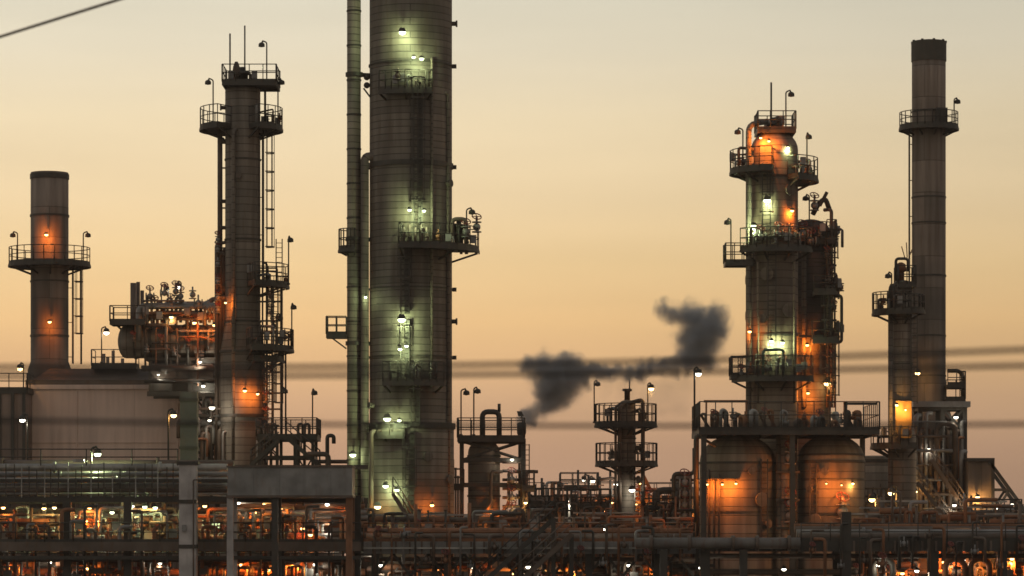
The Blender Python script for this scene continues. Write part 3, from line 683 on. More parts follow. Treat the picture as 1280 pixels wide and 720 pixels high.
# ================================================================== RIGHT TWIN COLUMNS
t = Thing('distillation_column', 'thick column with an orange lit domed top in the right hand unit', 'column', 968, 206)
s = t.s; cx, cy = t.cx, t.Y; r = 29.5*s
sh = column_shell(t, cx, cy, [(r, 0), (r, t.Z(188))], True, JK_RIGHT, k=.85, rings=[(t.Z(300), r, .14, .06), (t.Z(222), r, .12, .06), (t.Z(420), r, .14, .06), (t.Z(580), r, .14, .06)])
deck_platform(t, t.X(945), t.X(993), cy-1.3, cy+1.3, t.Z(164), 1.15, 'fblr', every=.9)
t.part('nozzle', MB().lathe(cx, cy, [(.3, t.Z(175)), (.3, t.Z(157)), (.5, t.Z(157)), (.5, t.Z(154)), (.2, t.Z(153)), (.2, t.Z(147))], 12), STEEL)
t.part('vent_mast', MB().tube((t.X(964), cy, t.Z(160)), (t.X(964), cy, t.Z(103)), .06, 6), STEEL)
pole_lamp(t, 989, 118, 163, cy-1, None)
ring_platform(t, cx, cy, t.Z(214), r, 56*s, 100, 262, 1.3, every=1.0)
ring_platform(t, cx, cy, t.Z(224), r, 55*s, -62, 80, 1.3, every=1.0)
pole_lamp(t, 922, 165, 213, cy-.5, None, side=-1); pole_lamp(t, 1011, 171, 222, cy-.5, None, side=1)
ring_platform(t, cx, cy, t.Z(313), r, 52*s, -150, -30, 1.3, every=.8)
deck_platform(t, t.X(905), t.X(940), cy-1.2, cy+.6, t.Z(329), 1.2, 'fbl', every=.7); pole_lamp(t, 909, 278, 329, cy-.8, None, side=-1)
ring_platform(t, cx, cy, t.Z(474), r, 56*s, -165, -35, 1.4, every=.8)
deck_platform(t, t.X(912), t.X(940), cy-1.4, cy+.4, t.Z(470), 1.2, 'fbl', every=.6)
mb = MB(); mb.path([(t.X(934.5), cy-.9, 0), (t.X(934.5), cy-.9, t.Z(158)), (t.X(958), cy-.5, t.Z(153))], 3.6*s, 12, .5); t.part('overhead_pipe', mb, JK_SLIM)
for px, top in ((945, 330), (990, 330)):
    x = t.X(px); t.part('riser_pipe', MB().path([(x, cy-r-.12, t.Z(505)), (x, cy-r-.12, t.Z(top)), (x, cy-r+.5, t.Z(top))], .08+.05*(px % 3), 7), JK_RIGHT)
ladder(t, t.X(955), cy-r-.35, t.Z(312), t.Z(222), (0, -1), True); ladder(t, t.X(962), cy-r-.35, t.Z(474), t.Z(318), (0, -1), False)
nozzles(t, cx, cy, r, [(-60, t.Z(240), .25), (-110, t.Z(345), .3), (-65, t.Z(390), .3), (-120, t.Z(400), .2), (182, t.Z(350), .2), (182, t.Z(395), .2)], JK_RIGHT)
fittings(t, cx, cy, t.Z(214), r, 56*s, 120, 255, 8); fittings(t, cx, cy, t.Z(224), r, 55*s, -60, 60, 8); fittings(t, cx, cy, t.Z(313), r, 52*s, -148, -32, 14); fittings(t, cx, cy, t.Z(474), r, 56*s, -160, -40, 14); fittings(t, cx, cy, t.Z(164), .1, r, 0, 360, 7, 1.0)
flood(t, 961, 176, cy-r-.7, 'o', 85, .11); flood(t, 951, 172, cy-r-.1, 'o', 50, .1); flood(t, 952, 207, cy-r-.4, 'o', 16, .08)
flood(t, 985, 184, cy-r+.1, 'g', 16, .1)
flood(t, 959, 250, cy-r-.45, 'g', 50, .26); flood(t, 942, 282, cy-r-.1, 'g', 45, .18)
flood(t, 964, 426, cy-r-.5, 'g', 42, .15); flood(t, 978, 428, cy-r-.5, 'g', 42, .15)
flood(t, 990, 263, cy-r+.1, 'o', 40, .14); flood(t, 937, 414, cy-1.6, 'o', 22, .14)
for px, py in ((948, 300), (970, 296), (984, 298), (956, 462), (975, 460)): valve(t, t.X(px), cy-r-.5, t.Z(py), .18, 'x')
mb = MB(); mb.path([(t.X(950), cy-r-1, t.Z(474)), (t.X(950), cy-r-1, t.Z(440)), (t.X(975), cy-r-1, t.Z(440)), (t.X(975), cy-r-1, t.Z(474))], .1, 7); t.part('pipe', mb, GREENP)

t = Thing('distillation_column', 'lower round topped column standing close behind the orange lit one on its right', 'column', 1013, 209)
s = t.s; cx, cy = t.cx, t.Y; r = 25.5*s
column_shell(t, cx, cy, [(r, 0), (r, t.Z(292))], True, jacket('column_cladding_blackish', (.075, .072, .075), ph=.5), k=.7, rings=[(t.Z(330), r, .12, .06), (t.Z(420), r, .12, .06)])
ring_platform(t, cx, cy, t.Z(303), r, 27.5*s+.35, -120, 60, 1.2, every=.8)
deck_platform(t, t.X(1030), t.X(1042), cy-2, cy+.5, t.Z(303), 1.3, 'fr', every=.6); deck_platform(t, t.X(1012), t.X(1041), cy-3, cy-1, t.Z(368), 1.0, 'fr', every=.7); deck_platform(t, t.X(1010), t.X(1043), cy-3, cy-1.2, t.Z(428), 1.2, 'fr', every=.7)
for px, top, rr in ((1032, 300, .1), (1037, 264, .12), (1041, 290, .07), (1003, 300, .16)):
    t.part('riser_pipe', MB().path([(t.X(px), cy-r+.1, t.Z(510)), (t.X(px), cy-r+.1, t.Z(top)), (t.X(px-8), cy-r+.6, t.Z(top))], rr, 7), STEEL2 if px > 1010 else JK_SLIM)
ladder(t, t.X(1036), cy-1.7, t.Z(368), t.Z(303), (0, -1), True, w=.4); ladder(t, t.X(1030), cy-2.2, t.Z(428), t.Z(370), (0, -1), True, w=.4); ladder(t, t.X(1037), cy-1.9, t.Z(538), t.Z(430), (0, -1), True, w=.4)
for i, py in enumerate((318, 334, 350, 385, 402, 416, 445, 462, 480)): t.part('bracket', MB().bar((t.X(1024), cy-1.2, t.Z(py)), (t.X(1043), cy-1.4, t.Z(py)), .07, .12), STEEL); valve(t, t.X(1030+(i*7) % 12), cy-1.9, t.Z(py+3), .13, 'z', i % 3 == 0, STEEL2)
mb = MB(); mb.path([(t.X(1036), cy-1.8, t.Z(372)), (t.X(1048.5), cy-1.8, t.Z(372)), (t.X(1048.5), cy-1.8, t.Z(430)), (t.X(1036), cy-1.8, t.Z(430))], .1, 8); t.part('loop_pipe', mb, STEEL)
mb = MB(); mb.path([(t.X(1016), cy, t.Z(268)), (t.X(1022), cy-.3, t.Z(256)), (t.X(1031), cy-.3, t.Z(248)), (t.X(1036), cy-.3, t.Z(262))], .17, 8); mb.bar((t.X(1024), cy-.4, t.Z(258)), (t.X(1033), cy-.4, t.Z(241)), .22); t.part('relief_line', mb, STEEL)
pole_lamp(t, 1007, 248, 285, cy-.5, None, side=-1); valve(t, t.X(1017), cy-.6, t.Z(258), .2)
fittings(t, cx, cy, t.Z(303), r, r+1, -110, 50, 10); fittings(t, cx, cy, t.Z(368), r, r+1.2, -70, 10, 8); fittings(t, cx, cy, t.Z(428), r, r+1.2, -70, 10, 8)
flood(t, 1009, 431, cy-r-.8, 'o', 120, .13); flood(t, 1010, 491, cy-r-.8, 'o', 85, .12)
flood(t, 1034, 479, cy-r-.4, 'a', 18, .24)
mb = MB()
for px in (998, 1010, 1022): mb.box(t.X(px)-.06, t.X(px)+.06, cy-r-.75, cy-r-.65, t.Z(470), t.Z(425))
mb.box(t.X(994), t.X(1028), cy-r-.8, cy-r-.5, t.Z(424), t.Z(421)); t.part('lamp_canopy', mb, STEEL)
for px, py in ((992, 300), (1000, 296), (1010, 305)): valve(t, t.X(px), cy-r-.5, t.Z(py), .22, 'x')

# deck carried above the two vessels
t = Thing('service_deck', 'wide railed steel deck above the two domed vessels on the right', 'steel platform', 980, 199)
x0, x1 = t.X(870), t.X(1092)
deck_platform(t, x0, x1, 195.6, 203.9, t.Z(539), 1.7, 'flr', .28, every=1.0)
t.part('post', MB().box(t.X(876)-.16, t.X(876)+.16, 195.8, 196.1, 0, t.Z(543)), STEEL); t.part('post', MB().box(t.X(1088)-.16, t.X(1088)+.16, 203.4, 203.7, 0, t.Z(543)), STEEL); t.part('post', MB().box(t.X(985)-.16, t.X(985)+.16, 195.8, 196.1, 0, t.Z(543)), STEEL)
mb = MB(); mb.box(t.X(880), t.X(935), 199, 199.3, t.Z(503), t.Z(500)); mb.box(t.X(882), t.X(884), 199, 199.3, t.Z(538), t.Z(503)); mb.box(t.X(932), t.X(934), 199, 199.3, t.Z(538), t.Z(503)); t.part('pipe_gantry', mb, RUST)
for i in range(22):
    px = 882+i*9.3; top = 512+rng.random()*16; y = 197.5+rng.random()*3
    t.part('pipe', MB().path([(t.X(px), y, t.Z(538)), (t.X(px), y, t.Z(top)), (t.X(px+rng.choice((-6, 7))), y+.3, t.Z(top+1)), (t.X(px+rng.choice((5, 7))), y+.4, t.Z(538))], .08+.1*rng.random(), 7), (STEEL2, RUST, GREY, STEEL)[i % 4])
for i in range(9): valve(t, t.X(886+i*22+rng.random()*9), 197+rng.random()*2, t.Z(530-rng.random()*12), .1+.1*rng.random(), 'xz'[i % 2], i % 3 == 0, (STEEL2, GREY, RUST)[i % 3])
mb = MB(); mb.box(t.X(1050), t.X(1054), 196.5, 197, t.Z(538), t.Z(504)); mb.box(t.X(1050), t.X(1090), 196.5, 196.8, t.Z(508), t.Z(505)); t.part('pipe_gantry', mb, STEEL)
pole_lamp(t, 873, 464, 538, 196, 'w', 4, side=1, r=.06)
mb = MB(); mb.path([(t.X(868), 196.4, t.Z(545)), (t.X(892), 196.4, t.Z(560))], .1, 6); t.part('brace', mb, STEEL)

t = Thing('process_vessel', 'big domed vessel with strong orange lamp glow, left one under the wide deck', 'vessel', 922, 199.5)
s = t.s; cx, cy = t.cx, t.Y; r = 47.5*s
column_shell(t, cx, cy, [(r, 0), (r, t.Z(577))], True, JK_TANK, k=.72, rings=[(t.Z(579), r, .14, .05), (t.Z(640), r, .1, .04)], n=56)
for px, top in ((884, 560), (890, 570), (896, 566)): 
    x = t.X(px); yy = cy-math.sqrt(r*r-(x-cx)**2)-.15; t.part('riser_pipe', MB().path([(x, yy, t.Z(720)), (x, yy, t.Z(top+30)), (x, yy+.5, t.Z(top+24))], .07, 6), STEEL2)
t.part('overflow_pipe', MB().path([(t.X(869), cy-1.2, t.Z(670)), (t.X(869), cy-1.2, t.Z(545)), (t.X(882), cy-1, t.Z(545))], .17, 8), STEEL)
mb = MB(); mb.ring(cx, cy, r-.01, r+.55, t.Z(600), t.Z(600)+.06, -155, -92); t.part('lamp_canopy', mb, STEEL)
flood(t, 884, 605, cy-r*.65-.8, 'o', 66, .09); flood(t, 903, 605, cy-r*.9-.8, 'o', 70, .09); flood(t, 920, 604, cy-r-.7, 'o', 30, .09)

nozzles(t, cx, cy, r, [(-60, t.Z(625), .3), (-48, t.Z(655), .18), (-75, t.Z(590), .16)], JK_TANK); ladder(t, t.X(952), cy-math.sqrt(r*r-(t.X(952)-cx)**2)-.3, t.Z(672), t.Z(575), (0, -1), False, w=.4)
t = Thing('process_vessel', 'domed vessel with a softer orange glow, right one under the wide deck', 'vessel', 1039, 199.5)
s = t.s; cx, cy = t.cx, t.Y; r = 41.5*s
column_shell(t, cx, cy, [(r, 0), (r, t.Z(574))], True, JK_TANK, k=.75, rings=[(t.Z(577), r, .14, .05), (t.Z(642), r, .1, .04)], n=56)
t.part('cap', MB().lathe(cx, cy, [(.5, t.Z(547)), (.5, t.Z(541)), (.7, t.Z(541)), (.7, t.Z(538.2))], 14), STEEL)
mb = MB()
for py in (570, 600): mb.ring(cx, cy, r-.02, r+.04, t.Z(py), t.Z(py)+.08)
t.part('band', mb, STEEL)
flood(t, 1033, 604, cy-r-1.1, 'o', 46, .06); flood(t, 1052, 606, cy-r-1, 'o', 46, .06); flood(t, 1066, 604, cy-r+.1, 'a', 14, .1)
nozzles(t, cx, cy, r, [(-120, t.Z(650), .26), (-105, t.Z(590), .16), (-130, t.Z(612), .14)], JK_TANK); ladder(t, t.X(1013), cy-math.sqrt(r*r-(t.X(1013)-cx)**2)-.3, t.Z(672), t.Z(580), (0, -1), False, w=.4)
t.part('drain_pipe', MB().path([(t.X(1048), cy-r-.5, t.Z(690)), (t.X(1048), cy-r-.5, t.Z(632)), (t.X(1048), cy-r+.2, t.Z(628))], .16, 8), STEEL)
valve(t, t.X(1048), cy-r-.5, t.Z(640), .28)

t = Thing('pipe_bundle', 'upright bundle of lagged pipes squeezed between the two domed vessels', 'pipework', 984, 197.5)
for px, rr, m, top in ((975, .17, JK_TANK, 545), (982, .3, JK_RIGHT, 543), (991, .14, GREY, 560), (996, .1, STEEL, 545)):
    t.part('pipe', MB().path([(t.X(px), 198.2, 0), (t.X(px), 198.2, t.Z(top))], rr, 10), m)
for py in (572, 630, 645): valve(t, t.X(988), 197.6, t.Z(py), .24, 'z')
mb = MB()
for py in (590, 625, 660): mb.bar((t.X(970), 197.8, t.Z(py)), (t.X(1000), 197.8, t.Z(py)), .1, .14)
t.part('bracket', mb, STEEL)

# ================================================================== RIGHT TALL STACK
t = Thing('chimney', 'tall slim banded chimney at the right with one ring platform near its top', 'chimney', 1161, 222)
s = t.s; cx, cy = t.cx, t.Y; r = 21*s
column_shell(t, cx, cy, [(r*1.5, 0), (r*1.5, t.Z(560)), (r, t.Z(505)), (r, t.Z(52))], False, JK_STACK,
             rings=[(t.Z(247), r, .1, .04), (t.Z(279), r, .1, .04), (t.Z(345), r, .12, .05), (t.Z(140), r, .1, .04), (t.Z(420), r, .1, .04), (t.Z(470), r, .1, .04)])
t.part('rim', MB().ring(cx, cy, r-.03, r+.05, t.Z(77), t.Z(53)), weathered('sooty_steel', (.05, .045, .035), .7))
mb = MB()
for k in range(9): a = 2*PI*k/9; mb.box(cx+r*math.cos(a)-.08, cx+r*math.cos(a)+.08, cy+r*math.sin(a)-.08, cy+r*math.sin(a)+.08, t.Z(54), t.Z(51))
t.part('lifting_lug', mb, STEEL)
ring_platform(t, cx, cy, t.Z(159), r, 37*s, h=1.0, every=1.1)
mb = MB(); mb.box(cx+.3, cx+1.1, cy-r-.35, cy-r+.1, t.Z(156), t.Z(138)); t.part('sampling_box', mb, STEEL)
pole_lamp(t, 1197, 127, 158, cy-.4, None)
ladder(t, cx-r-.2, cy-.1, t.Z(505), t.Z(160), (-1, 0), False, w=.4)
flood(t, 1147, 466, cy-r-1.4, 'a', 25, .2)
mb = MB(); mb.path([(t.X(1183), cy-.5, t.Z(464)), (t.X(1198), cy-.5, t.Z(464)), (t.X(1203), cy-.5, t.Z(472)), (t.X(1203), cy-.5, t.Z(560))], .14, 8, .5); t.part('duct_pipe', mb, STEEL)
deck_platform(t, t.X(1178), t.X(1202), cy-2, cy+.5, t.Z(500), 1.3, 'fr', every=.7)
deck_platform(t, t.X(1180), t.X(1202), cy-2, cy+.5, t.Z(482), .9, 'fr', every=.7)

# ================================================================== THIN COLUMN BESIDE RIGHT STACK
t = Thing('distillation_column', 'thin column with a wide side platform just left of the tall right chimney', 'column', 1128, 211)
s = t.s; cx, cy = t.cx, t.Y; r = 12*s
column_shell(t, cx, cy, [(r*1.45, 0), (r*1.45, t.Z(548)), (r, t.Z(530)), (r, t.Z(356))], True, JK_SLIM, k=.5, rings=[(t.Z(400), r, .1, .05), (t.Z(455), r, .1, .05)], n=28)
ring_platform(t, cx, cy, t.Z(390), r, 38*s, 140, 280, 1.25, every=.9); ring_platform(t, cx, cy, t.Z(388), r, 28*s, -80, 30, 1.0, every=.8)
deck_platform(t, t.X(1120), t.X(1143), cy-1, cy+1, t.Z(356), 1.2, 'fblr', every=.6)
t.part('nozzle', MB().lathe(cx-.1, cy, [(.22, t.Z(353)), (.22, t.Z(340)), (.4, t.Z(339)), (.3, t.Z(330)), (.1, t.Z(328))], 10), RUST)
mb = MB(); mb.path([(t.X(1119), cy-.4, t.Z(352)), (t.X(1119), cy-.4, t.Z(324)), (t.X(1134), cy-.4, t.Z(324)), (t.X(1134), cy-.4, t.Z(340))], .1, 7); t.part('vent_pipe', mb, STEEL)
for p, q in (((1131, 322), (1127, 308)), ((1134, 322), (1133, 303)), ((1136, 322), (1140, 312))):
    t.part('aerial', MB().tube((t.X(p[0]), cy, t.Z(p[1])), (t.X(q[0]), cy, t.Z(q[1])), .035, 5), RUST)
t.part('relief_valve', MB().lathe(t.X(1113), cy-.8, [(.15, t.Z(389)), (.15, t.Z(376)), (.32, t.Z(374)), (.2, t.Z(360)), (.1, t.Z(356))], 10), STEEL)
pole_lamp(t, 1110, 345, 389, cy-1, None, side=-1)
t.part('riser_pipe', MB().path([(t.X(1112), cy-.5, t.Z(660)), (t.X(1112), cy-.5, t.Z(392))], .16, 8), JK_SLIM)
ladder(t, t.X(1141), cy-r, t.Z(505), t.Z(392), (0, -1), False, w=.4)
flood(t, 1121, 506, cy-1.7, 'a', 42, .12); flood(t, 1132, 512, cy-1.7, 'a', 18, .07)
mb = MB(); mb.box(t.X(1117), t.X(1137), cy-1.05, cy-.85, t.Z(548), t.Z(502)); t.part('junction_panel', mb, weathered('ochre_paint', (.34, .19, .045), .6, 0, rust=.5))
fittings(t, cx, cy, t.Z(390), r, 38*s, 145, 275, 7); fittings(t, cx, cy, t.Z(557), r*1.45, 40*s, 130, 285, 8)
ring_platform(t, cx, cy, t.Z(557), r*1.45, 40*s, 120, 290, 1.2, every=.8)

# ================================================================== FURNACE UNDER THE RIGHT STACK
t = Thing('furnace', 'dark braced furnace block with diagonal stairs below the tall right chimney', 'furnace', 1165, 214)
x0, x1 = t.X(1114), t.X(1206)
t.part('wall', MB().box(t.X(1152), x1, 217, 224, t.Z(668), t.Z(560)), JK_RIGHT)
mb = MB(); mb.frustum(t.X(1142), x1+.2, 216.6, 224.4, t.Z(560), t.X(1140), t.X(1200), 219.5, 223.6, t.Z(505)); t.part('hood', mb, STEEL2)
t.part('frame', frame_mb(t.X(1150), x1, 214, 216.4, [t.Z(660), t.Z(610), t.Z(573), t.Z(540), t.Z(510)], 3, .28, brace=((0, 3), (1, 4), (0, 1), (1, 2))), STEEL)
mb = MB(); mb.box(t.X(1140), x1+.3, 213.4, 216.8, t.Z(509), t.Z(502)); t.part('top_beam', mb, GREY)
t.part('stair', stair_mb((t.X(1206), 212.5, t.Z(645)), (t.X(1160), 212.5, t.Z(575)), .7), STEEL2); t.part('stair', stair_mb((t.X(1184), 211.4, t.Z(660)), (t.X(1140), 211.4, t.Z(604)), .7), STEEL2)
for i in range(16):
    px = 1118+i*5.5; top = 515+rng.random()*110; y = 212.9+rng.random()*.9; dx = rng.choice((-6, 5, 8))
    t.part('pipe', MB().path([(t.X(px), y, t.Z(664)), (t.X(px), y, t.Z(top)), (t.X(px+dx), y+.2, t.Z(top))], .06+.08*rng.random(), 7), (STEEL2, STEEL, RUST, GREY)[i % 4])
for i in range(7): t.part('pipe', MB().tube((t.X(1116+i*4), 212.7+.1*i, t.Z(528+i*18)), (t.X(1180+i*4), 212.7+.1*i, t.Z(528+i*18)), .06+.03*(i % 3), 7), (GREY, STEEL2)[i % 2])
mb = MB(); mb.path([(t.X(1168), 213, t.Z(600)), (t.X(1168), 213, t.Z(530)), (t.X(1192), 213, t.Z(530)), (t.X(1192), 213, t.Z(600))], .16, 8, 1.1); t.part('loop_pipe', mb, STEEL2)
for px, top in ((1143, 520), (1148, 540), (1192, 540), (1199, 565), (1186, 590)): t.part('pipe', MB().path([(t.X(px), 213.2, t.Z(660)), (t.X(px), 213.2, t.Z(top)), (t.X(px+7), 213.6, t.Z(top))], .17, 8), (STEEL2, GREY)[px % 2])
deck_platform(t, t.X(1112), t.X(1208), 211.8, 214, t.Z(660), 1.1, 'f', every=1.2)
flood(t, 1144, 614, 211.6, 'a', 30, .16); flood(t, 1193, 631, 211.6, 'w', 25, .15); flood(t, 1195, 521, 213, 'w', 10, .17); flood(t, 1161, 561, 213, 'w', 12, .13)
t = Thing('cabin', 'square brown steel cabin lit by an orange lamp beside the right furnace', 'cabin', 1223, 213)
t.part('wall', MB().box(t.X(1207), t.X(1239), 212, 218, t.Z(664), t.Z(577)), jacket('cabin_plate', (.17, .135, .11), .9, 9, metal=0, seam=.6))
mb = MB(); mb.box(t.X(1206), t.X(1240), 211.8, 218.2, t.Z(577), t.Z(573)); t.part('roof', mb, STEEL)
mb = MB(); mb.box(t.X(1212)-.02, t.X(1221), 211.93, 212, t.Z(664), t.Z(628)); t.part('door', mb, STEEL2)
for px in (1209, 1237): t.part('leg', MB().box(t.X(px)-.15, t.X(px)+.15, 212.3, 212.6, 0, t.Z(664)), STEEL)
flood(t, 1222, 621, 211.5, 'a', 60, .17)
t = Thing('steel_brace', 'triangular steel brace sloping down at the right edge of the picture', 'steel frame', 1262, 212)
mb = MB()
for y in (212, 214):
    mb.bar((t.X(1236), y, t.Z(576)), (t.X(1300), y, t.Z(664)), .22); mb.bar((t.X(1240), y, t.Z(612)), (t.X(1262), y, t.Z(612)), .16)
    mb.bar((t.X(1244), y, t.Z(640)), (t.X(1262), y, t.Z(612)), .16); mb.bar((t.X(1241), y, t.Z(576)), (t.X(1241), y, 0), .22); mb.bar((t.X(1300), y, t.Z(664)), (t.X(1300), y, 0), .22)
for px, py in ((1241, 580), (1262, 612), (1285, 644)): mb.bar((t.X(px), 212, t.Z(py)), (t.X(px), 214, t.Z(py)), .15)
t.part('frame', mb, STEEL); deck_platform(t, t.X(1238), t.X(1330), 211, 215, t.Z(650), 1.0, 'f', every=1.2)
flood(t, 1245, 634, 211.3, 'w', 14, .17); flood(t, 1265, 630, 211.3, 'w', 10, .13)
t = Thing('storage_tank', 'low grey tank wall showing between the domed vessel and the thin right column', 'tank', 1096, 232)
t.part('shell', MB().lathe(t.cx, t.Y, [(26*t.s, 0), (26*t.s, t.Z(572)), (24*t.s, t.Z(570))], 36), JK_TANK)
t.part('rim', MB().ring(t.cx, t.Y, 25.9*t.s, 27*t.s, t.Z(578), t.Z(574)), STEEL)

# ================================================================== PIPE RACKS IN FRONT
def long_pipes(t, xa, xb, rows):
    for (py, dy, rr, m) in rows:
        y = t.Y+dy; z = t.Z(py)
        mb = MB(); mb.tube((xa, y, z), (xb, y, z), rr, 10)
        x = xa+rng.random()*4+1
        while x < xb-1:
            mb.tube((x, y, z), (x+.14, y, z), rr*1.5, 10); x += 5+rng.random()*6
        t.part('pipe', mb, m)
# left rack ----------------------------------------------------------
t = Thing('pipe_rack', 'two level pipe rack across the left foreground with bays of orange light', 'pipe rack', 200, 175)
xa, xb = t.X(-120), t.X(452); ya, yb = 175, 183
for px in (-115, -30, 84, 160, 286, 345, 446):
    for y in (ya, yb):
        if px in (345, 286) and y == ya: continue
        t.part('post', MB().box(t.X(px)-.22, t.X(px)+.22, y-.2, y+.2, 0, t.Z(622)), STEEL)
for (y, py, h) in ((ya, 624, .34), (yb, 624, .34), (ya, 601, .2), (yb, 580, .25)):
    t.part('beam', MB().box(xa, xb if y != ya or py > 610 else t.X(285), y-.12, y+.12, t.Z(py)-h/2, t.Z(py)+h/2), STEEL)
mb = MB()
for i in range(26): px = -110+i*22; mb.box(t.X(px)-.07, t.X(px)+.07, ya+.13, yb-.13, t.Z(622), t.Z(619))
t.part('cross_beam', mb, STEEL)
for (y, py, h) in ((ya-1, 683, .5), (ya-.9, 697, .2), (yb, 686, .4)):
    t.part('beam', MB().box(xa, xb, y-.13, y+.13, t.Z(py)-h/2, t.Z(py)+h/2), STEEL2 if py == 683 else STEEL)
t.part('deck', MB().box(xa, xb, ya-.8, yb, t.Z(690)-.08, t.Z(690)-.02), STEEL)
rb = MB(); railing_mb(rb, [(xa, ya-.95, t.Z(677.5)), (xb, ya-.95, t.Z(677.5))], 1.05, every=1.6); t.part('railing', rb, STEEL)
long_pipes(t, xa, t.X(283), [(584, .6, .22, GALV), (593, 1.2, .14, GREY), (590, 2.4, .25, GALV), (600, .5, .16, GALV), (608, .8, .20, GALV), (604, 2.6, .22, GREY),
    (613, .4, .13, STEEL2), (579, 4.5, .3, STEEL2), (596, 4, .2, STEEL2), (588, 6, .25, STEEL), (611, 5.5, .3, STEEL2), (617.5, 1.6, .12, GALV)])
long_pipes(t, t.X(283), xb, [(625, 2.5, .2, STEEL2), (632, 4, .15, RUST), (640, 6, .14, GREY)])
long_pipes(t, xa, xb, [(700, .4, .12, STEEL2), (716, 4, .2, RUST), (668, 6.6, .16, STEEL2), (655, 7.2, .2, RUST), (646, 7.4, .14, GREY), (637, 7.4, .17, STEEL2)])
mb = MB(); 
rb = MB(); railing_mb(rb, [(xa, ya, t.Z(582)), (t.X(222), ya, t.Z(582))], .9, every=2.4, toe=0); t.part('railing', rb, STEEL)
def bay(px, py, dy, k, p, sz=.14):
    flood(t, px, py, t.Y+dy, k, p*(.2 if py < 672 else .55), sz)
for a in ((4, 634, 3, 'o', 60), (55, 635, 2.2, 'a', 80), (68, 634, 2.6, 'a', 110), (112, 634, 3, 'o', 110), (108, 651, 3.4, 'o', 70), (122, 651, 3.4, 'o', 70), (165, 632, 2.4, 'w', 20), (181, 633, 2.2, 'g', 60), (194, 634, 2.4, 'g', 70), (171, 646, 4, 'a', 90), (203, 646, 4, 'a', 90), (134, 675, 1.2, 'w', 14), (256, 632, 2.6, 'o', 80),
          (298, 628, 2.4, 'w', 40), (318, 640, 4.5, 'o', 130), (330, 628, 2.6, 'a', 60), (352, 634, 5, 'o', 140), (378, 660, 4, 'o', 90), (388, 668, 3, 'o', 60), (409, 630, 3.4, 'w', 25), (435, 634, 4, 'o', 130),
          (84, 640, 5, 'g', 120), (140, 640, 4, 'g', 90), (28, 642, 5, 'g', 60), (268, 648, 4, 'g', 60), (415, 655, 4, 'w', 90), (345, 646, 4, 'g', 60), (20, 706, 2.4, 'o', 40), (62, 702, 2, 'w', 25), (200, 704, 2.2, 'w', 18), (246, 708, 3, 'o', 60), (300, 705, 2.4, 'o', 70), (368, 704, 2.4, 'o', 70), (394, 705, 2.2, 'w', 20), (428, 702, 2.8, 'w', 15), (335, 712, 3.5, 'o', 50), (110, 710, 3, 'o', 40)):  # leading green lamps of this row are added to mix green into the orange bays
    bay(*a)
for i in range(30):
    px = 2+i*14.6+rng.random()*6
    if 280 < px < 292 or 222 < px < 248: continue
    y = ya-.3-rng.random()*.4; a = 632+rng.random()*36; b = 690+rng.random()*40; dx = rng.choice((-14, 9, 16))
    t.part('drop_pipe', MB().path([(t.X(px), y, t.Z(b)), (t.X(px), y, t.Z(a)), (t.X(px+dx), y+.1, t.Z(a))], .05+.06*rng.random(), 7), (STEEL2, RUST, GREY, STEEL)[i % 4])
for i in range(24):
    px = -4+i*9.6+rng.random()*4; t.part('support', MB().bar((t.X(px), ya-.25, t.Z(622)), (t.X(px), ya-.25, t.Z(578+rng.random()*10)), .05, .08), (STEEL, GALV)[i % 3 == 0])
mb = MB(); mb.box(t.X(92), t.X(106), ya-.3, ya-.1, t.Z(578), t.Z(574)); t.part('junction_box', mb, GALV)

t = Thing('concrete_post', 'tall pale concrete post standing in front of the left pipe rack', 'post', 235, 172.5)
t.part('shaft', MB().box(t.X(225), t.X(246), 172, 173, 0, t.Z(581)), CONC)
for py in (627, 683): t.part('band', MB().box(t.X(224.4), t.X(246.6), 171.94, 173.06, t.Z(py)-.1, t.Z(py)+.1), STEEL)
t.part('cap', MB().box(t.X(222), t.X(249), 171.9, 173.1, t.Z(581), t.Z(577)), STEEL)
t.part('conduit', MB().path([(t.X(243), 171.93, 0), (t.X(243), 171.93, t.Z(600)), (t.X(252), 172.2, t.Z(600))], .035, 6), STEEL2)
t.part('junction_box', MB().box(t.X(229), t.X(234), 171.8, 171.99, t.Z(664), t.Z(656)), GREY)
t = Thing('steel_post', 'dark greenish steel post rising above the pale concrete post against the furnace', 'post', 236, 186)
t.part('shaft', MB().box(t.X(226), t.X(247), 185.6, 186.4, 0, t.Z(490)), weathered('olive_steel', (.075, .075, .07), .6, .1))
mb = MB()
for py in (500, 530, 560): mb.box(t.X(225), t.X(248), 185.5, 186.5, t.Z(py)-.08, t.Z(py)+.08)
t.part('band', mb, STEEL)
t = Thing('air_cooler', 'long plain grey duct housing on legs right of the pale post', 'duct', 362, 171.5)
t.part('casing', MB().box(t.X(284), t.X(440), 171.6, 174.6, t.Z(619), t.Z(584)), GREY)
mb = MB(); mb.box(t.X(283), t.X(441), 171.5, 174.7, t.Z(584), t.Z(582)); mb.box(t.X(283), t.X(441), 171.5, 174.7, t.Z(622), t.Z(619))
t.part('rim', mb, STEEL2)
mb = MB()
for px in (316, 348, 380, 412): mb.box(t.X(px)-.03, t.X(px)+.03, 171.56, 171.6, t.Z(619), t.Z(584))
t.part('panel_seam', mb, GREY)
for px, m in ((287, CONC), (343, STEEL), (436, RUST)):
    for y in (171.9, 174.3): t.part('leg', MB().box(t.X(px)-.17, t.X(px)+.17, y-.17, y+.17, 0, t.Z(622)), m)
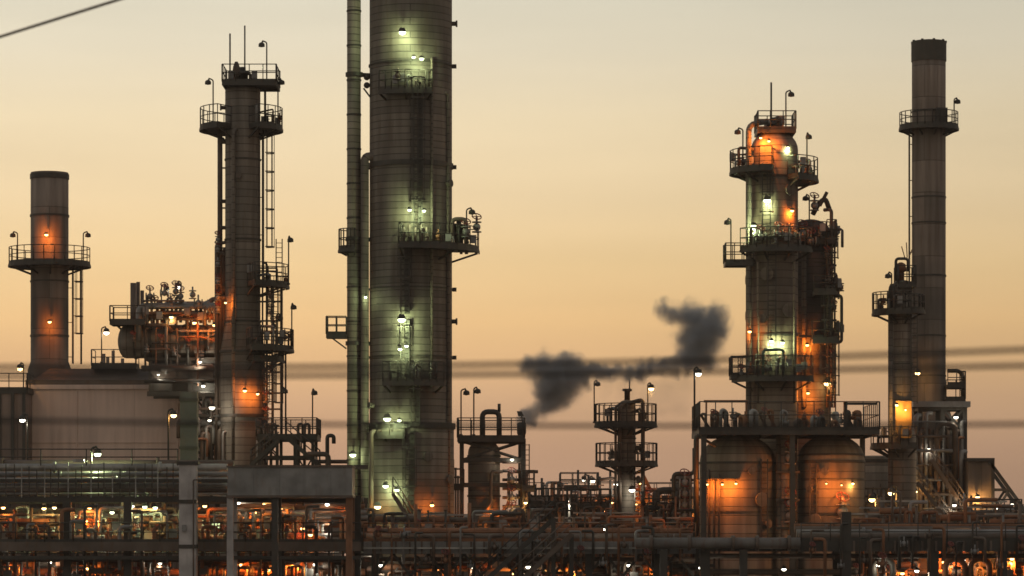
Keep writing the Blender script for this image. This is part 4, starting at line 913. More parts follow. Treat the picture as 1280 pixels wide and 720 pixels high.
# middle bridge ------------------------------------------------------
t = Thing('pipe_rack', 'dark pipe bridge with handrail crossing the picture below the tallest column', 'pipe rack', 650, 176)
xa, xb = t.X(456), t.X(868)
for px in (470, 560, 650, 735, 820):
    for y in (175, 180): t.part('post', MB().box(t.X(px)-.2, t.X(px)+.2, y-.2, y+.2, 0, t.Z(676)), STEEL)
for y in (174.8, 180): t.part('beam', MB().box(xa, xb, y-.13, y+.13, t.Z(692), t.Z(677)), GREY if y < 176 else STEEL)
t.part('deck', MB().box(xa, xb, 174.95, 180, t.Z(677)-.06, t.Z(677)), STEEL)
rb = MB(); railing_mb(rb, [(xa, 174.85, t.Z(676.8)), (xb, 174.85, t.Z(676.8))], 1.0, every=1.5); t.part('railing', rb, RUST)
long_pipes(t, xa, xb, [(699, -.4, .13, STEEL2), (712, 2.8, .14, GREY), (671, 1.6, .2, STEEL2), (664, 3, .2, RUST), (667, 4.2, .25, STEEL2)])
for i in range(26):
    px = 462+i*15.4+rng.random()*6; t.part('stiffener', MB().box(t.X(px)-.05, t.X(px)+.05, 174.5, 174.66, t.Z(692), t.Z(677)), STEEL2)
for i in range(22):
    px = 466+i*18+rng.random()*8; y = 174.2+rng.random()*.3; a = 655+rng.random()*22; b = 700+rng.random()*30; dx = rng.choice((-14, 9, 16))
    t.part('drop_pipe', MB().path([(t.X(px), y, t.Z(b)), (t.X(px), y, t.Z(a)), (t.X(px+dx), y+.1, t.Z(a))], .05+.05*rng.random(), 7), (STEEL2, RUST, GREY, STEEL)[i % 4])
for i in range(14): valve(t, t.X(470+i*28+rng.random()*9), 174.2, t.Z(668+rng.random()*40), .1+.05*rng.random(), 'x', i % 3 == 0, (RUST, GREY, STEEL2)[i % 3])
t.part('cable_tray', MB().box(xa, xb, 174.3, 174.5, t.Z(686), t.Z(684)), GALV)
mb = MB()
for px in range(470, 860, 44):
    mb.bar((t.X(px), 175.2, t.Z(720)), (t.X(px+22), 175.2, t.Z(692)), .14); mb.bar((t.X(px+22), 175.2, t.Z(692)), (t.X(px+44), 175.2, t.Z(720)), .14)
t.part('brace', mb, STEEL)
for a in ((476, 706, 1.4, 'w', 25), (757, 661, .6, 'w', 14), (660, 708, 1.6, 'w', 25), (640, 716, 2, 'o', 60), (690, 712, 2.4, 'a', 60), (786, 706, 1, 'w', 14), (715, 714, 2.2, 'o', 50), (820, 708, 2, 'o', 20), (545, 712, 2, 'o', 30), (590, 708, 2, 'w', 8)): bay(*a)
t = Thing('stair', 'long dark steel stair climbing to the right in the middle foreground', 'stairs', 640, 178)
t.part('flight', stair_mb((t.X(598), 173.2, t.Z(733)), (t.X(692), 173.2, t.Z(648)), 1.2), STEEL)
t.part('flight', stair_mb((t.X(640), 171.4, t.Z(733)), (t.X(712), 171.4, t.Z(668)), 1.2), STEEL2)
for px, top in ((690, 648), (712, 668)): t.part('post', MB().box(t.X(px)-.12, t.X(px)+.12, 172, 172.25, 0, t.Z(top)), STEEL)
# right bridge -------------------------------------------------------
t = Thing('pipe_rack', 'pipe bridge with thick dark beam in front of the domed vessels and right furnace', 'pipe rack', 1080, 174)
xa, xb = t.X(874), t.X(1400)
for px in (880, 1056, 1165, 1250, 1380):
    for y in (173.4, 178): t.part('post', MB().box(t.X(px)-.26, t.X(px)+.26, y-.25, y+.25, 0, t.Z(676 if px != 1056 else 640) if y < 175 else t.Z(678)), STEEL)
for y in (173.2, 178): t.part('beam', MB().box(xa, xb, y-.15, y+.15, t.Z(689), t.Z(676)), STEEL)
t.part('deck', MB().box(xa, xb, 173.4, 178, t.Z(680), t.Z(679)), STEEL)
for i in range(16):
    px = 1010+i*18+rng.random()*8; y = 172.6+rng.random()*.3; a = 652+rng.random()*26; b = 698+rng.random()*30; dx = rng.choice((-14, 9, 16))
    t.part('drop_pipe', MB().path([(t.X(px), y, t.Z(b)), (t.X(px), y, t.Z(a)), (t.X(px+dx), y+.1, t.Z(a))], .05+.05*rng.random(), 7), (STEEL2, RUST, STEEL, STEEL)[i % 4])
for i in range(10): valve(t, t.X(1012+i*28+rng.random()*9), 172.6, t.Z(668+rng.random()*40), .1+.05*rng.random(), 'x', i % 3 == 0, (RUST, GREY, STEEL2)[i % 3])
for i in range(30):
    px = 878+i*17; t.part('stiffener', MB().box(t.X(px)-.05, t.X(px)+.05, 172.9, 173.04, t.Z(689), t.Z(676)), STEEL2)
rb = MB(); railing_mb(rb, [(t.X(1000), 173.3, t.Z(676)), (xb, 173.3, t.Z(676))], .95, every=1.6); t.part('railing', rb, STEEL)
long_pipes(t, t.X(1000), xb, [(671, 1, .22, STEEL2), (667, 2.2, .25, GREY), (662, 3.4, .2, STEEL2), (657, 3.6, .13, RUST)])
long_pipes(t, xa, xb, [(695, .6, .14, STEEL2), (716, 3.4, .16, STEEL2)])
for px in (1110, 1200, 1232): 
    mb = MB(); mb.path([(t.X(px-12), 176, t.Z(730)), (t.X(px-12), 176, t.Z(704)), (t.X(px), 176, t.Z(697)), (t.X(px+12), 176, t.Z(704)), (t.X(px+12), 176, t.Z(730))], .18, 8); t.part('pipe', mb, (STEEL, RUST)[px % 4 == 0])
for a in ((1098, 706, 1.4, 'w', 25), (1146, 713, 1, 'w', 30), (1180, 702, 3, 'o', 110), (1204, 700, 2.4, 'w', 35), (1232, 700, 2.4, 'a', 60), (1222, 712, 3.4, 'o', 110), (1265, 698, 3, 'o', 130), (1205, 668, 2.4, 'w', 14), (1215, 667, 2.6, 'a', 40), (1190, 670, 3, 'o', 60), (1250, 668, 3, 'a', 40), (876, 709, 1, 'w', 8), (980, 711, 1, 'w', 8), (1128, 716, 3, 'o', 50), (1276, 668, 3, 'o', 60)): bay(*a)
t = Thing('pipeline', 'thick pale grey lagged pipe lying along the bridge in front of the left domed vessel', 'pipe', 900, 172)
mb = MB(); mb.tube((t.X(795), 172.4, t.Z(679)), (t.X(1001), 172.4, t.Z(679)), 7*t.s, 16); t.part('pipe', mb, weathered('lagging_dark', (.125, .115, .108), .7, 0, rust=.6))
for px in (812, 860, 915, 945, 985): 
    t.part('flange', MB().tube((t.X(px), 172.4, t.Z(679)), (t.X(px)+.18, 172.4, t.Z(679)), 9.6*t.s, 16), STEEL2)
for px in (830, 930): t.part('support', MB().box(t.X(px)-.2, t.X(px)+.2, 172.2, 172.6, 0, t.Z(687)), STEEL)

# ================================================================== EQUIPMENT STANDING IN THE RACK BAYS
def drum(px, Y, zb, h, rad, mat, label, group):
    t = Thing('process_drum', label, 'drum', px, Y, zb, group)
    cx, cy = t.cx, Y
    t.part('shell', MB().lathe(cx, cy, [(rad*.9, zb), (rad, zb+.1), (rad, zb+h)] + dome(rad, zb+h, .5), 20), mat)
    t.part('nozzle', MB().path([(cx, cy, zb+h+rad*.4), (cx, cy, zb+h+rad+.35), (cx+rad*1.5, cy-.1, zb+h+rad+.35), (cx+rad*1.5, cy-.1, zb+h*.4)], .09, 7), STEEL2)
    mb = MB()
    for f in (.25, .55, .85): mb.ring(cx, cy, rad-.01, rad+.06, zb+h*f, zb+h*f+.08)
    t.part('band', mb, STEEL)
    valve(t, cx+rad*1.5, cy-.1, zb+h*.75, .13)
def manifold(px, Y, zb, w, h, n, mats, label, group):
    t = Thing('pipe_manifold', label, 'pipework', px, Y, zb, group); cx = t.cx
    for j in range(2):
        z = zb+h*(.35+.4*j)+rng.random()*.2; t.part('header_pipe', MB().tube((cx-w/2, Y+.3*j, z), (cx+w/2, Y+.3*j, z), .13+.05*j, 8), mats[j % len(mats)])
    for i in range(n):
        x = cx-w/2+w*(i+.5)/n+rng.uniform(-.1, .1); hh = h*(.6+.5*rng.random()); dx = rng.choice((-.45, .4, .55)); y = Y-.35+.25*(i % 3)
        r = .05+.07*rng.random(); k = rng.random(); m = mats[i % len(mats)]
        if k < .35:
            mb = MB().tube((x, y, zb), (x, y, zb+hh), r, 8)
            for f in (.3, .62, 1): mb.tube((x, y, zb+hh*f-.05), (x, y, zb+hh*f), r*1.7, 8)
        elif k < .65: mb = MB().path([(x, y, zb), (x, y, zb+hh), (x+dx*rng.uniform(1.5, 4), y+.1, zb+hh)], r, 7)
        elif k < .85: mb = MB().path([(x, y, zb), (x, y, zb+hh*.55), (x+dx, y+.15, zb+hh*.55), (x+dx, y+.15, zb+hh*1.15)], r, 7)
        else: mb = MB().path([(x, y, zb), (x, y, zb+hh), (x+dx, y+.15, zb+hh), (x+dx, y+.15, zb+hh*.4)], r, 7)
        t.part('riser_pipe', mb, m)
        if i % 2 == 0: valve(t, x, y-.05, zb+hh*(.35+.3*rng.random()), .07+.07*rng.random(), 'z', i % 4 == 0, mats[(i+1) % len(mats)])
    z = zb+h*rng.uniform(.25, .6); x = cx+w*rng.uniform(-.3, .3)
    t.part('control_box', MB().box(x-.22, x+.22, Y-.6, Y-.42, z, z+.5), GREY)
    mb = MB()
    for e in (-.16, .16): mb.bar((cx-w*.6, Y+.6+e, zb+h*.93), (cx+w*.6, Y+.6+e, zb+h*.93), .04, .1)
    for q in range(8): mb.bar((cx-w*.6+w*1.2*q/7, Y+.44, zb+h*.93), (cx-w*.6+w*1.2*q/7, Y+.76, zb+h*.93), .03)
    t.part('cable_tray', mb, GALV)
def exchanger(px, Y, zc, L, rad, mat, label, group):
    t = Thing('heat_exchanger', label, 'heat exchanger', px, Y, zc-rad*1.5, group); cx = t.cx
    t.part('shell', MB().lathe(0, Y, [(rad*.5, cx-L/2-rad*.4), (rad*.95, cx-L/2-rad*.2), (rad, cx-L/2), (rad, cx+L/2), (rad*.95, cx+L/2+rad*.2), (rad*.5, cx+L/2+rad*.4)], 18, 'x', zc), mat)
    for f in (-.42, .42): t.part('flange', MB().lathe(0, Y, [(rad*1.2, cx+L*f-.07), (rad*1.2, cx+L*f+.07)], 18, 'x', zc), STEEL2)
    for f in (-.28, .28): t.part('saddle', MB().box(cx+L*f-.12, cx+L*f+.12, Y-rad*.7, Y+rad*.7, zc-rad*1.5, zc-rad*.75), STEEL)
    t.part('nozzle', MB().path([(cx-L*.3, Y, zc+rad*.9), (cx-L*.3, Y, zc+rad*2), (cx-L*.3, Y+1.2, zc+rad*2)], rad*.25, 8), STEEL2)
zb = wz(690, 178)
G1 = 'pipe manifolds in the left rack bays'; G2 = 'small drums in the left rack bays'; G3 = 'exchangers in the left rack bays'
L1 = 'tangle of rusty pipes and valves standing in the orange lit bays of the left rack'
L2 = 'small upright drum among pipes in the orange lit bays of the left rack'
L3 = 'small horizontal exchanger among pipes in the orange lit bays of the left rack'
for px, Y, w, n in ((-6, 178.5, 2.6, 6), (34, 178, 2.4, 6), (62, 179.5, 2.2, 5), (104, 178.2, 2.4, 6), (132, 180, 2.2, 6), (156, 178, 2, 5), (184, 180.5, 2.4, 6), (210, 178, 1.6, 5), (258, 178.6, 1.8, 6), (276, 180, 1.8, 5), (300, 178, 1.8, 6), (322, 180, 2, 6), (348, 178.4, 2, 6), (372, 180.5, 2, 6), (398, 179, 1.4, 4)):
    manifold(px, Y, zb, w, wz(640, Y)-zb, n, ((RUST, STEEL2, GREY), (STEEL2, RUST, STEEL), (GREY, RUST, GALV))[int(px) % 3], L1, G1)
for px, Y, h, rad, m in ((48, 181, 1.5, .55, RUST), (20, 180.5, 1.7, .5, STEEL2), (118, 181.4, 1.3, .5, RUST), (168, 181, 1.9, .42, RUST), (188, 181.5, 2, .5, RUST), (206, 181, 1.7, .4, YELP), (268, 181.5, 1.5, .5, STEEL2), (312, 181.3, 1.8, .5, RUST), (340, 181.6, 1.9, .42, RUST), (360, 181.4, 1.9, .45, RUST), (432, 181, 2, .35, RUST)):
    drum(px, Y, zb, h, rad, m, L2, G2)
for px, Y, py, L, rad, m in ((30, 182, 668, 2.4, .4, STEEL2), (90, 181.6, 664, 1.8, .35, STEEL2), (146, 182, 662, 2, .4, GREY), (386, 180, 672, 2, .36, REDP), (330, 182, 668, 2.2, .35, STEEL2)):
    exchanger(px, Y, wz(py, Y), L, rad, m, L3, G3)
# under the deck, down at the bottom edge
for i, (px, Y) in enumerate(((8, 177), (52, 178), (92, 177), (140, 178), (190, 177), (262, 177), (306, 178), (352, 177), (392, 178), (426, 177))):
    manifold(px, Y, 3.4, 2, 2.6, 6, ((GALV, RUST, GREY), (RUST, STEEL2, GALV))[i % 2], 'pale and rusty pipes hanging under the left rack deck at the bottom edge', 'pipes under the left rack deck')
for i, (px, Y) in enumerate(((500, 178), (545, 177.6), (590, 178), (660, 177.8), (700, 178), (760, 177.6), (800, 178), (850, 177.8))):
    manifold(px, Y, 3.2, 2.2, 2.6, 6, ((STEEL2, RUST, GREY), (STEEL2, STEEL, RUST))[i % 2], 'dark pipes and valves under the middle bridge at the bottom edge', 'pipes under the middle bridge')
for i, (px, Y) in enumerate(((1086, 177), (1128, 177.6), (1182, 178), (1214, 177.4), (1240, 178.2), (1268, 177))):
    manifold(px, Y, 3.2, 2.0, 2.8, 6, ((RUST, STEEL2, GALV), (RUST, RUST, GREY))[i % 2], 'orange lit pipes and valves under the right bridge at the bottom edge', 'pipes under the right bridge')
for px, m in ((1178, RUST), (1226, RUST), (1262, YELP)): drum(px, 179.5, 3.0, 2.4, .55, m, 'upright drum lit orange under the right bridge at the bottom edge', 'drums under the right bridge')
# pipework between the racks and the columns
for i, px in enumerate((462, 500, 540, 572, 620, 655)):
    manifold(px, 187+i % 2, 6.2, 2, 2.2, 6, ((STEEL2, RUST, STEEL), (RUST, STEEL2, GREY))[i % 2], 'low brown pipework behind the middle bridge handrail', 'pipework behind the middle bridge')
for i, px in enumerate((690, 722, 745, 765, 800, 822, 845, 862)):
    manifold(px, 200+2*(i % 3), 5.5, 2.4, 2.5+.35*(i % 3), 8, ((STEEL2, RUST, GREY), (RUST, STEEL, STEEL2))[i % 2], 'warm lit brown pipework around the foot of the thin twin platform tower', 'pipework round the thin tower')
for i, px in enumerate((1090, 1104, 1124, 1150, 1200, 1232, 1262)):
    manifold(px, 186+2*(i % 2), 5.5, 2.2, 3+.4*(i % 3), 7, ((STEEL2, RUST, GREY), (RUST, STEEL2, STEEL2))[i % 2], 'warm lit brown pipework in front of the right furnace and cabin', 'pipework before the right furnace')

# ================================================================== BACKGROUND UNITS
t = Thing('pipe_rack', 'distant railed pipe rack with bright lamps seen between the smoke vessel and thin tower', 'pipe rack', 715, 244)
t.part('frame', frame_mb(t.X(655), t.X(778), 243, 248, [t.Z(668), t.Z(645), t.Z(634), t.Z(622)], 6, .28, brace=((1, 1), (3, 1))), STEEL)
deck_platform(t, t.X(692), t.X(772), 242.5, 248.5, t.Z(620.5), 1.1, 'fblr', every=1.4)
long_pipes(t, t.X(648), t.X(790), [(628, 1, .2, STEEL2), (631, 3, .25, GREY), (640, 0, .22, STEEL2), (650, 1, .3, STEEL2), (636, 4, .2, RUST), (657, 2, .3, STEEL2)])
deck_platform(t, t.X(700), t.X(748), 243, 247, t.Z(609), 1.1, 'fblr', every=.9)
for px, top in ((677, 598), (749, 596), (661, 612), (699, 612), (669, 606), (684, 615), (722, 588), (735, 594), (762, 590), (774, 600)): t.part('mast', MB().tube((t.X(px), 242.4, t.Z(650)), (t.X(px), 242.4, t.Z(top)), .09, 6), STEEL)
mb = MB(); mb.path([(t.X(749), 242.4, t.Z(600)), (t.X(768), 242.4, t.Z(598)), (t.X(768), 242.4, t.Z(660))], .13, 7); t.part('pipe', mb, STEEL2)
for i in range(26):
    px = 652+i*5+rng.random()*3; pb = 600+rng.random()*30; pt = 640+rng.random()*25; y = 241.5+rng.random()*1.2
    t.part('pipe', MB().path([(t.X(px), y, t.Z(pt)), (t.X(px), y, t.Z(pb)), (t.X(px+rng.choice((-9, 6, 12))), y+.2, t.Z(pb))], .05+.08*rng.random(), 6), (STEEL2, STEEL, GREY, RUST)[i % 4])
deck_platform(t, t.X(652), t.X(694), 241.8, 244, t.Z(640), 1.2, 'fl', every=1.2); deck_platform(t, t.X(655), t.X(680), 241.6, 243, t.Z(622), 1.1, 'fr', every=1)
flood(t, 770, 605, 241.6, 'w', 20, .2); flood(t, 756, 638, 240.6, 'o', 40, .1); flood(t, 765, 628, 240.6, 'o', 25, .1); flood(t, 730, 648, 240.6, 'o', 20, .1)
t = Thing('storage_tank', 'small pale dome tank below the distant railed pipe rack', 'tank', 713, 238)
t.part('shell', MB().lathe(t.cx, t.Y, [(.55, 0), (.55, t.Z(634))] + dome(.55, t.Z(634), .55), 18), GALV)
t.part('nozzle', MB().tube((t.cx, t.Y, t.Z(628)), (t.cx, t.Y, t.Z(622)), .1, 6), STEEL)
flood(t, 709, 626, 237.2, 'w', 40, .12)
t = Thing('process_structure', 'small orange lit pipe structure just right of the thin twin platform tower', 'steel frame', 803, 232)
t.part('frame', frame_mb(t.X(790), t.X(822), 231, 234, [t.Z(650), t.Z(630), t.Z(612)], 3, .2, brace=((0, 1), (1, 2))), STEEL2)
mb = MB(); mb.bar((t.X(798), 231, t.Z(612)), (t.X(803), 231, t.Z(594)), .2); mb.bar((t.X(803), 231, t.Z(594)), (t.X(814), 231, t.Z(616)), .25); t.part('davit', mb, STEEL2)
for i in range(8): valve(t, t.X(792+i*4), 230.6, t.Z(620+(i*7) % 24), .2, 'x', i % 2 == 0, (STEEL2, GREY)[i % 2])
flood(t, 800, 604, 229.8, 'o', 16, .09); flood(t, 795, 630, 229.2, 'o', 36, .1); flood(t, 812, 634, 229.2, 'o', 30, .1); flood(t, 818, 641, 229.5, 'a', 16, .14)
t = Thing('pipe_rack', 'distant brown pipe rack with handrail between the thin tower and the left domed vessel', 'pipe rack', 838, 250)
t.part('frame', frame_mb(t.X(796), t.X(882), 249, 253, [t.Z(668), t.Z(650), t.Z(636), t.Z(624)], 5, .25, brace=((1, 1), (2, 2))), STEEL2)
deck_platform(t, t.X(800), t.X(880), 248.6, 253.2, t.Z(622), 1.15, 'fblr', every=1.3)
long_pipes(t, t.X(790), t.X(884), [(630, 1, .2, STEEL2), (642, 0, .22, GREY), (655, 1, .3, STEEL2)])
for i in range(18):
    px = 798+i*4.7+rng.random()*3; pb = 604+rng.random()*34; y = 247.6+rng.random()
    t.part('pipe', MB().path([(t.X(px), y, t.Z(662)), (t.X(px), y, t.Z(pb)), (t.X(px+rng.choice((-7, 6, 10))), y+.2, t.Z(pb))], .05+.09*rng.random(), 6), (STEEL2, STEEL, GREY, RUST)[i % 4])
flood(t, 834, 640, 247, 'a', 40, .12); flood(t, 866, 648, 247, 'o', 40, .1); flood(t, 812, 650, 247, 'o', 40, .1)
t = Thing('pipe_loop', 'thick dark goose necked pipes rising left of the left domed vessel', 'pipe', 848, 212)
mb = MB(); mb.path([(t.X(842), 212, 0), (t.X(842), 212, t.Z(592)), (t.X(868), 212, t.Z(592)), (t.X(868), 212, t.Z(560))], .14, 8); t.part('pipe', mb, STEEL)
mb = MB(); mb.path([(t.X(820), 212.6, 0), (t.X(820), 212.6, t.Z(613)), (t.X(846), 212.6, t.Z(613))], .24, 10); t.part('pipe', mb, STEEL)
for px, rr in ((852, .42), (861, .28)): t.part('pipe', MB().tube((t.X(px), 213, 0), (t.X(px), 213, t.Z(590)), rr, 12), JK_SLIM)
for py in (604, 618, 632, 646): valve(t, t.X(856), 211.8, t.Z(py), .22, 'x')
mb = MB()
for py in (600, 622, 640): mb.bar((t.X(838), 212.2, t.Z(py)), (t.X(872), 212.2, t.Z(py)), .12, .18)
t.part('bracket', mb, STEEL)
def trestle(px0, px1, Y, pys, label):
    t = Thing('access_platform', label, 'steel platform', (px0+px1)/2, Y)
    n = max(3, int((px1-px0)/16)+1)
    t.part('frame', frame_mb(t.X(px0), t.X(px1), Y, Y+2.2, [t.Z(p) for p in sorted(pys, reverse=True)], n, .14, brace=((0, 1), (n-2, 1))), STEEL)
    for p in pys: deck_platform(t, t.X(px0)-.1, t.X(px1)+.1, Y-.15, Y+2.35, t.Z(p)+.12, 1.05, 'fblr', .14, every=.7)
    ladder(t, t.X(px0+6), Y-.4, t.Z(max(pys)+24), t.Z(min(pys)), (0, -1), True, w=.4)
    for i in range(int((px1-px0)/3)):
        px = px0+i*3+rng.random()*2; pb = min(pys)-12+rng.random()*34; y = Y-.5-rng.random()*.8; dx = rng.choice((-7, 5, 9, 14))
        t.part('pipe', MB().path([(t.X(px), y, t.Z(max(pys)+30)), (t.X(px), y, t.Z(pb)), (t.X(px+dx), y+.2, t.Z(pb))], .035+.06*rng.random(), 6), (STEEL, STEEL2, STEEL, RUST)[i % 4])
    for i in range(3): px = px0+(px1-px0)*rng.random(); t.part('mast', MB().tube((t.X(px), Y+.5, t.Z(max(pys))), (t.X(px), Y+.5, t.Z(min(pys)-16-14*rng.random())), .04, 5), STEEL)
trestle(664, 708, 216, (648, 632), 'small two deck steel platform right of the small domed vessel')
trestle(716, 762, 208, (650, 634), 'small two deck steel platform left of the thin tower foot')
trestle(806, 846, 205, (652, 636), 'small two deck steel platform right of the thin tower foot')
trestle(1080, 1112, 200, (652, 634), 'small two deck steel platform between the right domed vessel and the thin right column')
trestle(1206, 1275, 196, (662, 648), 'low two deck steel platform before the cabin at the right edge')
# long low sheds that close the view under the racks
def shed(px0, px1, Y, py, d, label, mat):
    t = Thing('shed', label, 'building', (px0+px1)/2, Y)
    t.part('wall', MB().box(t.X(px0), t.X(px1), Y, Y+d, 0, t.Z(py)), mat)
    t.part('roof', MB().frustum(t.X(px0)-.4, t.X(px1)+.4, Y-.4, Y+d+.4, t.Z(py), t.X(px0)-.2, t.X(px1)+.2, Y+d/2-.2, Y+d/2+.2, t.Z(py-6)), STEEL2)
    n = int((px1-px0)/45); 
    for i in range(n):
        x = t.X(px0+(i+.5)*(px1-px0)/n)
        if i % 3 == 1: t.part('door', MB().box(x-1.2, x+1.2, Y-.06, Y, 0, 3), STEEL)
        else: t.part('window', MB().box(x-.8, x+.8, Y-.05, Y, t.Z(py)-2.2, t.Z(py)-1.2), BLACK)
    return t
SHED = jacket('shed_cladding', (.16, .125, .105), .35, 30, seam=.6, metal=0, band=.3)
shed(-160, 415, 252, 622, 14, 'long low brown shed behind the left pipe rack bays', SHED)
shed(446, 880, 300, 650, 16, 'long low shed far behind the middle pipe bridge', SHED)
shed(1070, 1420, 262, 640, 14, 'low brown shed behind the furnace at the right edge', SHED)

# ================================================================== FREE STANDING LAMP POSTS
def lamp_post(label, px, py, pyb, Y, lit, p, side=1):
    t = Thing('lamp_post', label, 'lamp post', px, Y, 0 if pyb is None else wz(pyb, Y))
    pole_lamp(t, px, py, pyb, Y, lit, p, side, True, .06)
lamp_post('orange lit lamp post in front of the pinkish furnace wall', 217, 516, None, 205, 'a', 60)
lamp_post('white lit lamp post at the left edge before the dark furnace wing', 28, 522, None, 204, 'w', 30, -1)
lamp_post('lamp post shedding greenish light on the pipes of the left rack', 122, 564, 622, 177, 'g', 110)
lamp_post('unlit dark headed lamp post on the distant rack right of the smoke vessel', 701, 606, 622, 241, None, 0)
lamp_post('left one of two close bright lamp posts beyond the thin tower', 730, 597, None, 258, 'w', 30, -1)
lamp_post('right one of two close bright lamp posts beyond the thin tower', 741, 599, None, 261, 'w', 30)
lamp_post('shorter bright lamp post right of the right domed vessel', 1090, 621, None, 192, 'a', 60, -1)
lamp_post('taller bright lamp post right of the right domed vessel', 1114, 613, None, 194, 'a', 60, -1)
lamp_post('dim orange lamp post left of the goose necked pipes', 822, 633, None, 208, 'a', 30)

# ================================================================== POWER CABLES NEAR THE CAMERA
CAB = weathered('cable_aluminium', (.045, .038, .032), .8, 0, rust=0)
def cable(Y, pts, rad, label):
    # pts: three (px, py) points; parabola through them, continued well past the picture on both sides
    (a, pa), (b, pb), (c, pc) = pts
    def f(x):
        return pa*(x-b)*(x-c)/((a-b)*(a-c)) + pb*(x-a)*(x-c)/((b-a)*(b-c)) + pc*(x-a)*(x-b)/((c-a)*(c-b))
    mat = CAB if Y < 40 else weathered('cable_pale', (.24, .20, .16), .8, 0, rust=0)
    P = [(wx(x, Y), Y, wz(f(x), Y)) for x in range(-1400, 2700, 50)]
    tag(MB().path(P, rad, 8, .01).build('power_cable', mat, None, P[0]), label, 'cable', 'power cables crossing the view')
cable(26, ((0, 459), (600, 456), (1280, 437)), .019, 'upper of the two close blurred cables crossing in front of the columns')
cable(26.6, ((0, 470), (600, 468), (1280, 457)), .019, 'lower of the two close blurred cables crossing in front of the columns')
cable(27, ((0, 525), (640, 532), (1280, 530)), .017, 'lowest single blurred cable crossing in front of the furnace and small tower')
cable(62, ((0, 46), (75, 22.5), (150, -1)), .030, 'sharper pale cable slanting across the top left corner of the sky')

# ================================================================== SMOKE
from mathutils import noise
import bmesh
def smoke(name, Y, balls, dens, label, vox=.35, warp=1.8, colr=.62):
    bm = bmesh.new(); cs = []
    for (px, py, rp) in balls:
        c = Vector((wx(px, Y), Y+rng.uniform(-.4, .4), wz(py, Y))); cs.append((c, rp*K*Y))
        bmesh.ops.create_icosphere(bm, subdivisions=2, radius=rp*K*Y*2.1+.3, matrix=Matrix.Translation(c))
    me = bpy.data.meshes.new(name); bm.to_mesh(me); bm.free()
    o = bpy.data.objects.new(name, me); COL.objects.link(o)
    md = o.modifiers.new('r', 'REMESH'); md.mode = 'VOXEL'; md.voxel_size = vox
    dg = bpy.context.evaluated_depsgraph_get(); me2 = bpy.data.meshes.new_from_object(o.evaluated_get(dg))
    o.modifiers.clear(); o.data = me2; me2.name = name
    c0 = Vector((wx(balls[len(balls)//2][0], Y), Y, wz(balls[len(balls)//2][1], Y)))
    for v in me2.vertices: v.co -= c0
    o.location = c0
    m, nt, out = new_mat(name+'_volume'); L = nt.links.new
    tc = N(nt, 'ShaderNodeTexCoord')
    nw = N(nt, 'ShaderNodeTexNoise'); nw.inputs['Scale'].default_value = .7; nw.inputs['Detail'].default_value = 4
    L(tc.outputs['Object'], nw.inputs['Vector'])
    w1 = N(nt, 'ShaderNodeVectorMath', operation='SUBTRACT'); w1.inputs[1].default_value = (.5, .5, .5); L(nw.outputs['Color'], w1.inputs[0])
    w2 = N(nt, 'ShaderNodeVectorMath', operation='SCALE'); w2.inputs['Scale'].default_value = warp; L(w1.outputs[0], w2.inputs[0])
    w3 = N(nt, 'ShaderNodeVectorMath', operation='ADD'); L(tc.outputs['Object'], w3.inputs[0]); L(w2.outputs[0], w3.inputs[1])
    acc = None
    for c, r in cs:
        d = N(nt, 'ShaderNodeVectorMath', operation='DISTANCE'); L(w3.outputs[0], d.inputs[0]); d.inputs[1].default_value = c-c0
        f = N(nt, 'ShaderNodeMapRange', interpolation_type='SMOOTHSTEP'); f.inputs[1].default_value = r*1.95; f.inputs[2].default_value = r*.35; L(d.outputs['Value'], f.inputs[0])
        if acc is None: acc = f.outputs[0]
        else:
            q = N(nt, 'ShaderNodeMath', operation='MAXIMUM'); L(acc, q.inputs[0]); L(f.outputs[0], q.inputs[1]); acc = q.outputs[0]
    n1 = N(nt, 'ShaderNodeTexNoise'); n1.inputs['Scale'].default_value = .8; n1.inputs['Detail'].default_value = 8; n1.inputs['Roughness'].default_value = .62
    L(w3.outputs[0], n1.inputs['Vector'])
    n2 = N(nt, 'ShaderNodeMath', operation='MULTIPLY_ADD'); L(n1.outputs['Fac'], n2.inputs[0]); n2.inputs[1].default_value = 2.2; n2.inputs[2].default_value = -1.1-.15
    sm_ = N(nt, 'ShaderNodeMath', operation='ADD'); L(acc, sm_.inputs[0]); L(n2.outputs[0], sm_.inputs[1])
    mr = N(nt, 'ShaderNodeMapRange'); mr.inputs[1].default_value = 0; mr.inputs[2].default_value = 1; mr.inputs[4].default_value = dens; L(sm_.outputs[0], mr.inputs[0])
    ml = N(nt, 'ShaderNodeMath', operation='MULTIPLY'); L(mr.outputs[0], ml.inputs[0]); L(acc, ml.inputs[1]); mr = ml
    pv = N(nt, 'ShaderNodeVolumePrincipled'); pv.inputs['Color'].default_value = (colr, colr, colr*1.05, 1); pv.inputs['Anisotropy'].default_value = .2
    nt.links.new(mr.outputs[0], pv.inputs['Density']); pv.inputs['Color'].default_value = (colr*.93, colr, colr*1.08, 1); nt.links.new(pv.outputs[0], out.inputs['Volume'])
    me2.materials.clear(); me2.materials.append(m)
    tag(o, label, 'smoke', kind='stuff')
smoke('smoke', 222, [(653, 528, 7), (657, 525, 8), (661, 521, 9), (667, 517, 10), (676, 510, 12), (686, 503, 14), (697, 497, 15), (690, 488, 19), (700, 480, 22), (690, 470, 22), (678, 461, 18), (663, 455, 11), (710, 468, 22), (716, 456, 13), (728, 466, 12), (735, 480, 8), (700, 453, 13)],
      3.3, 'dark grey smoke puff drifting up from the small vent stack')
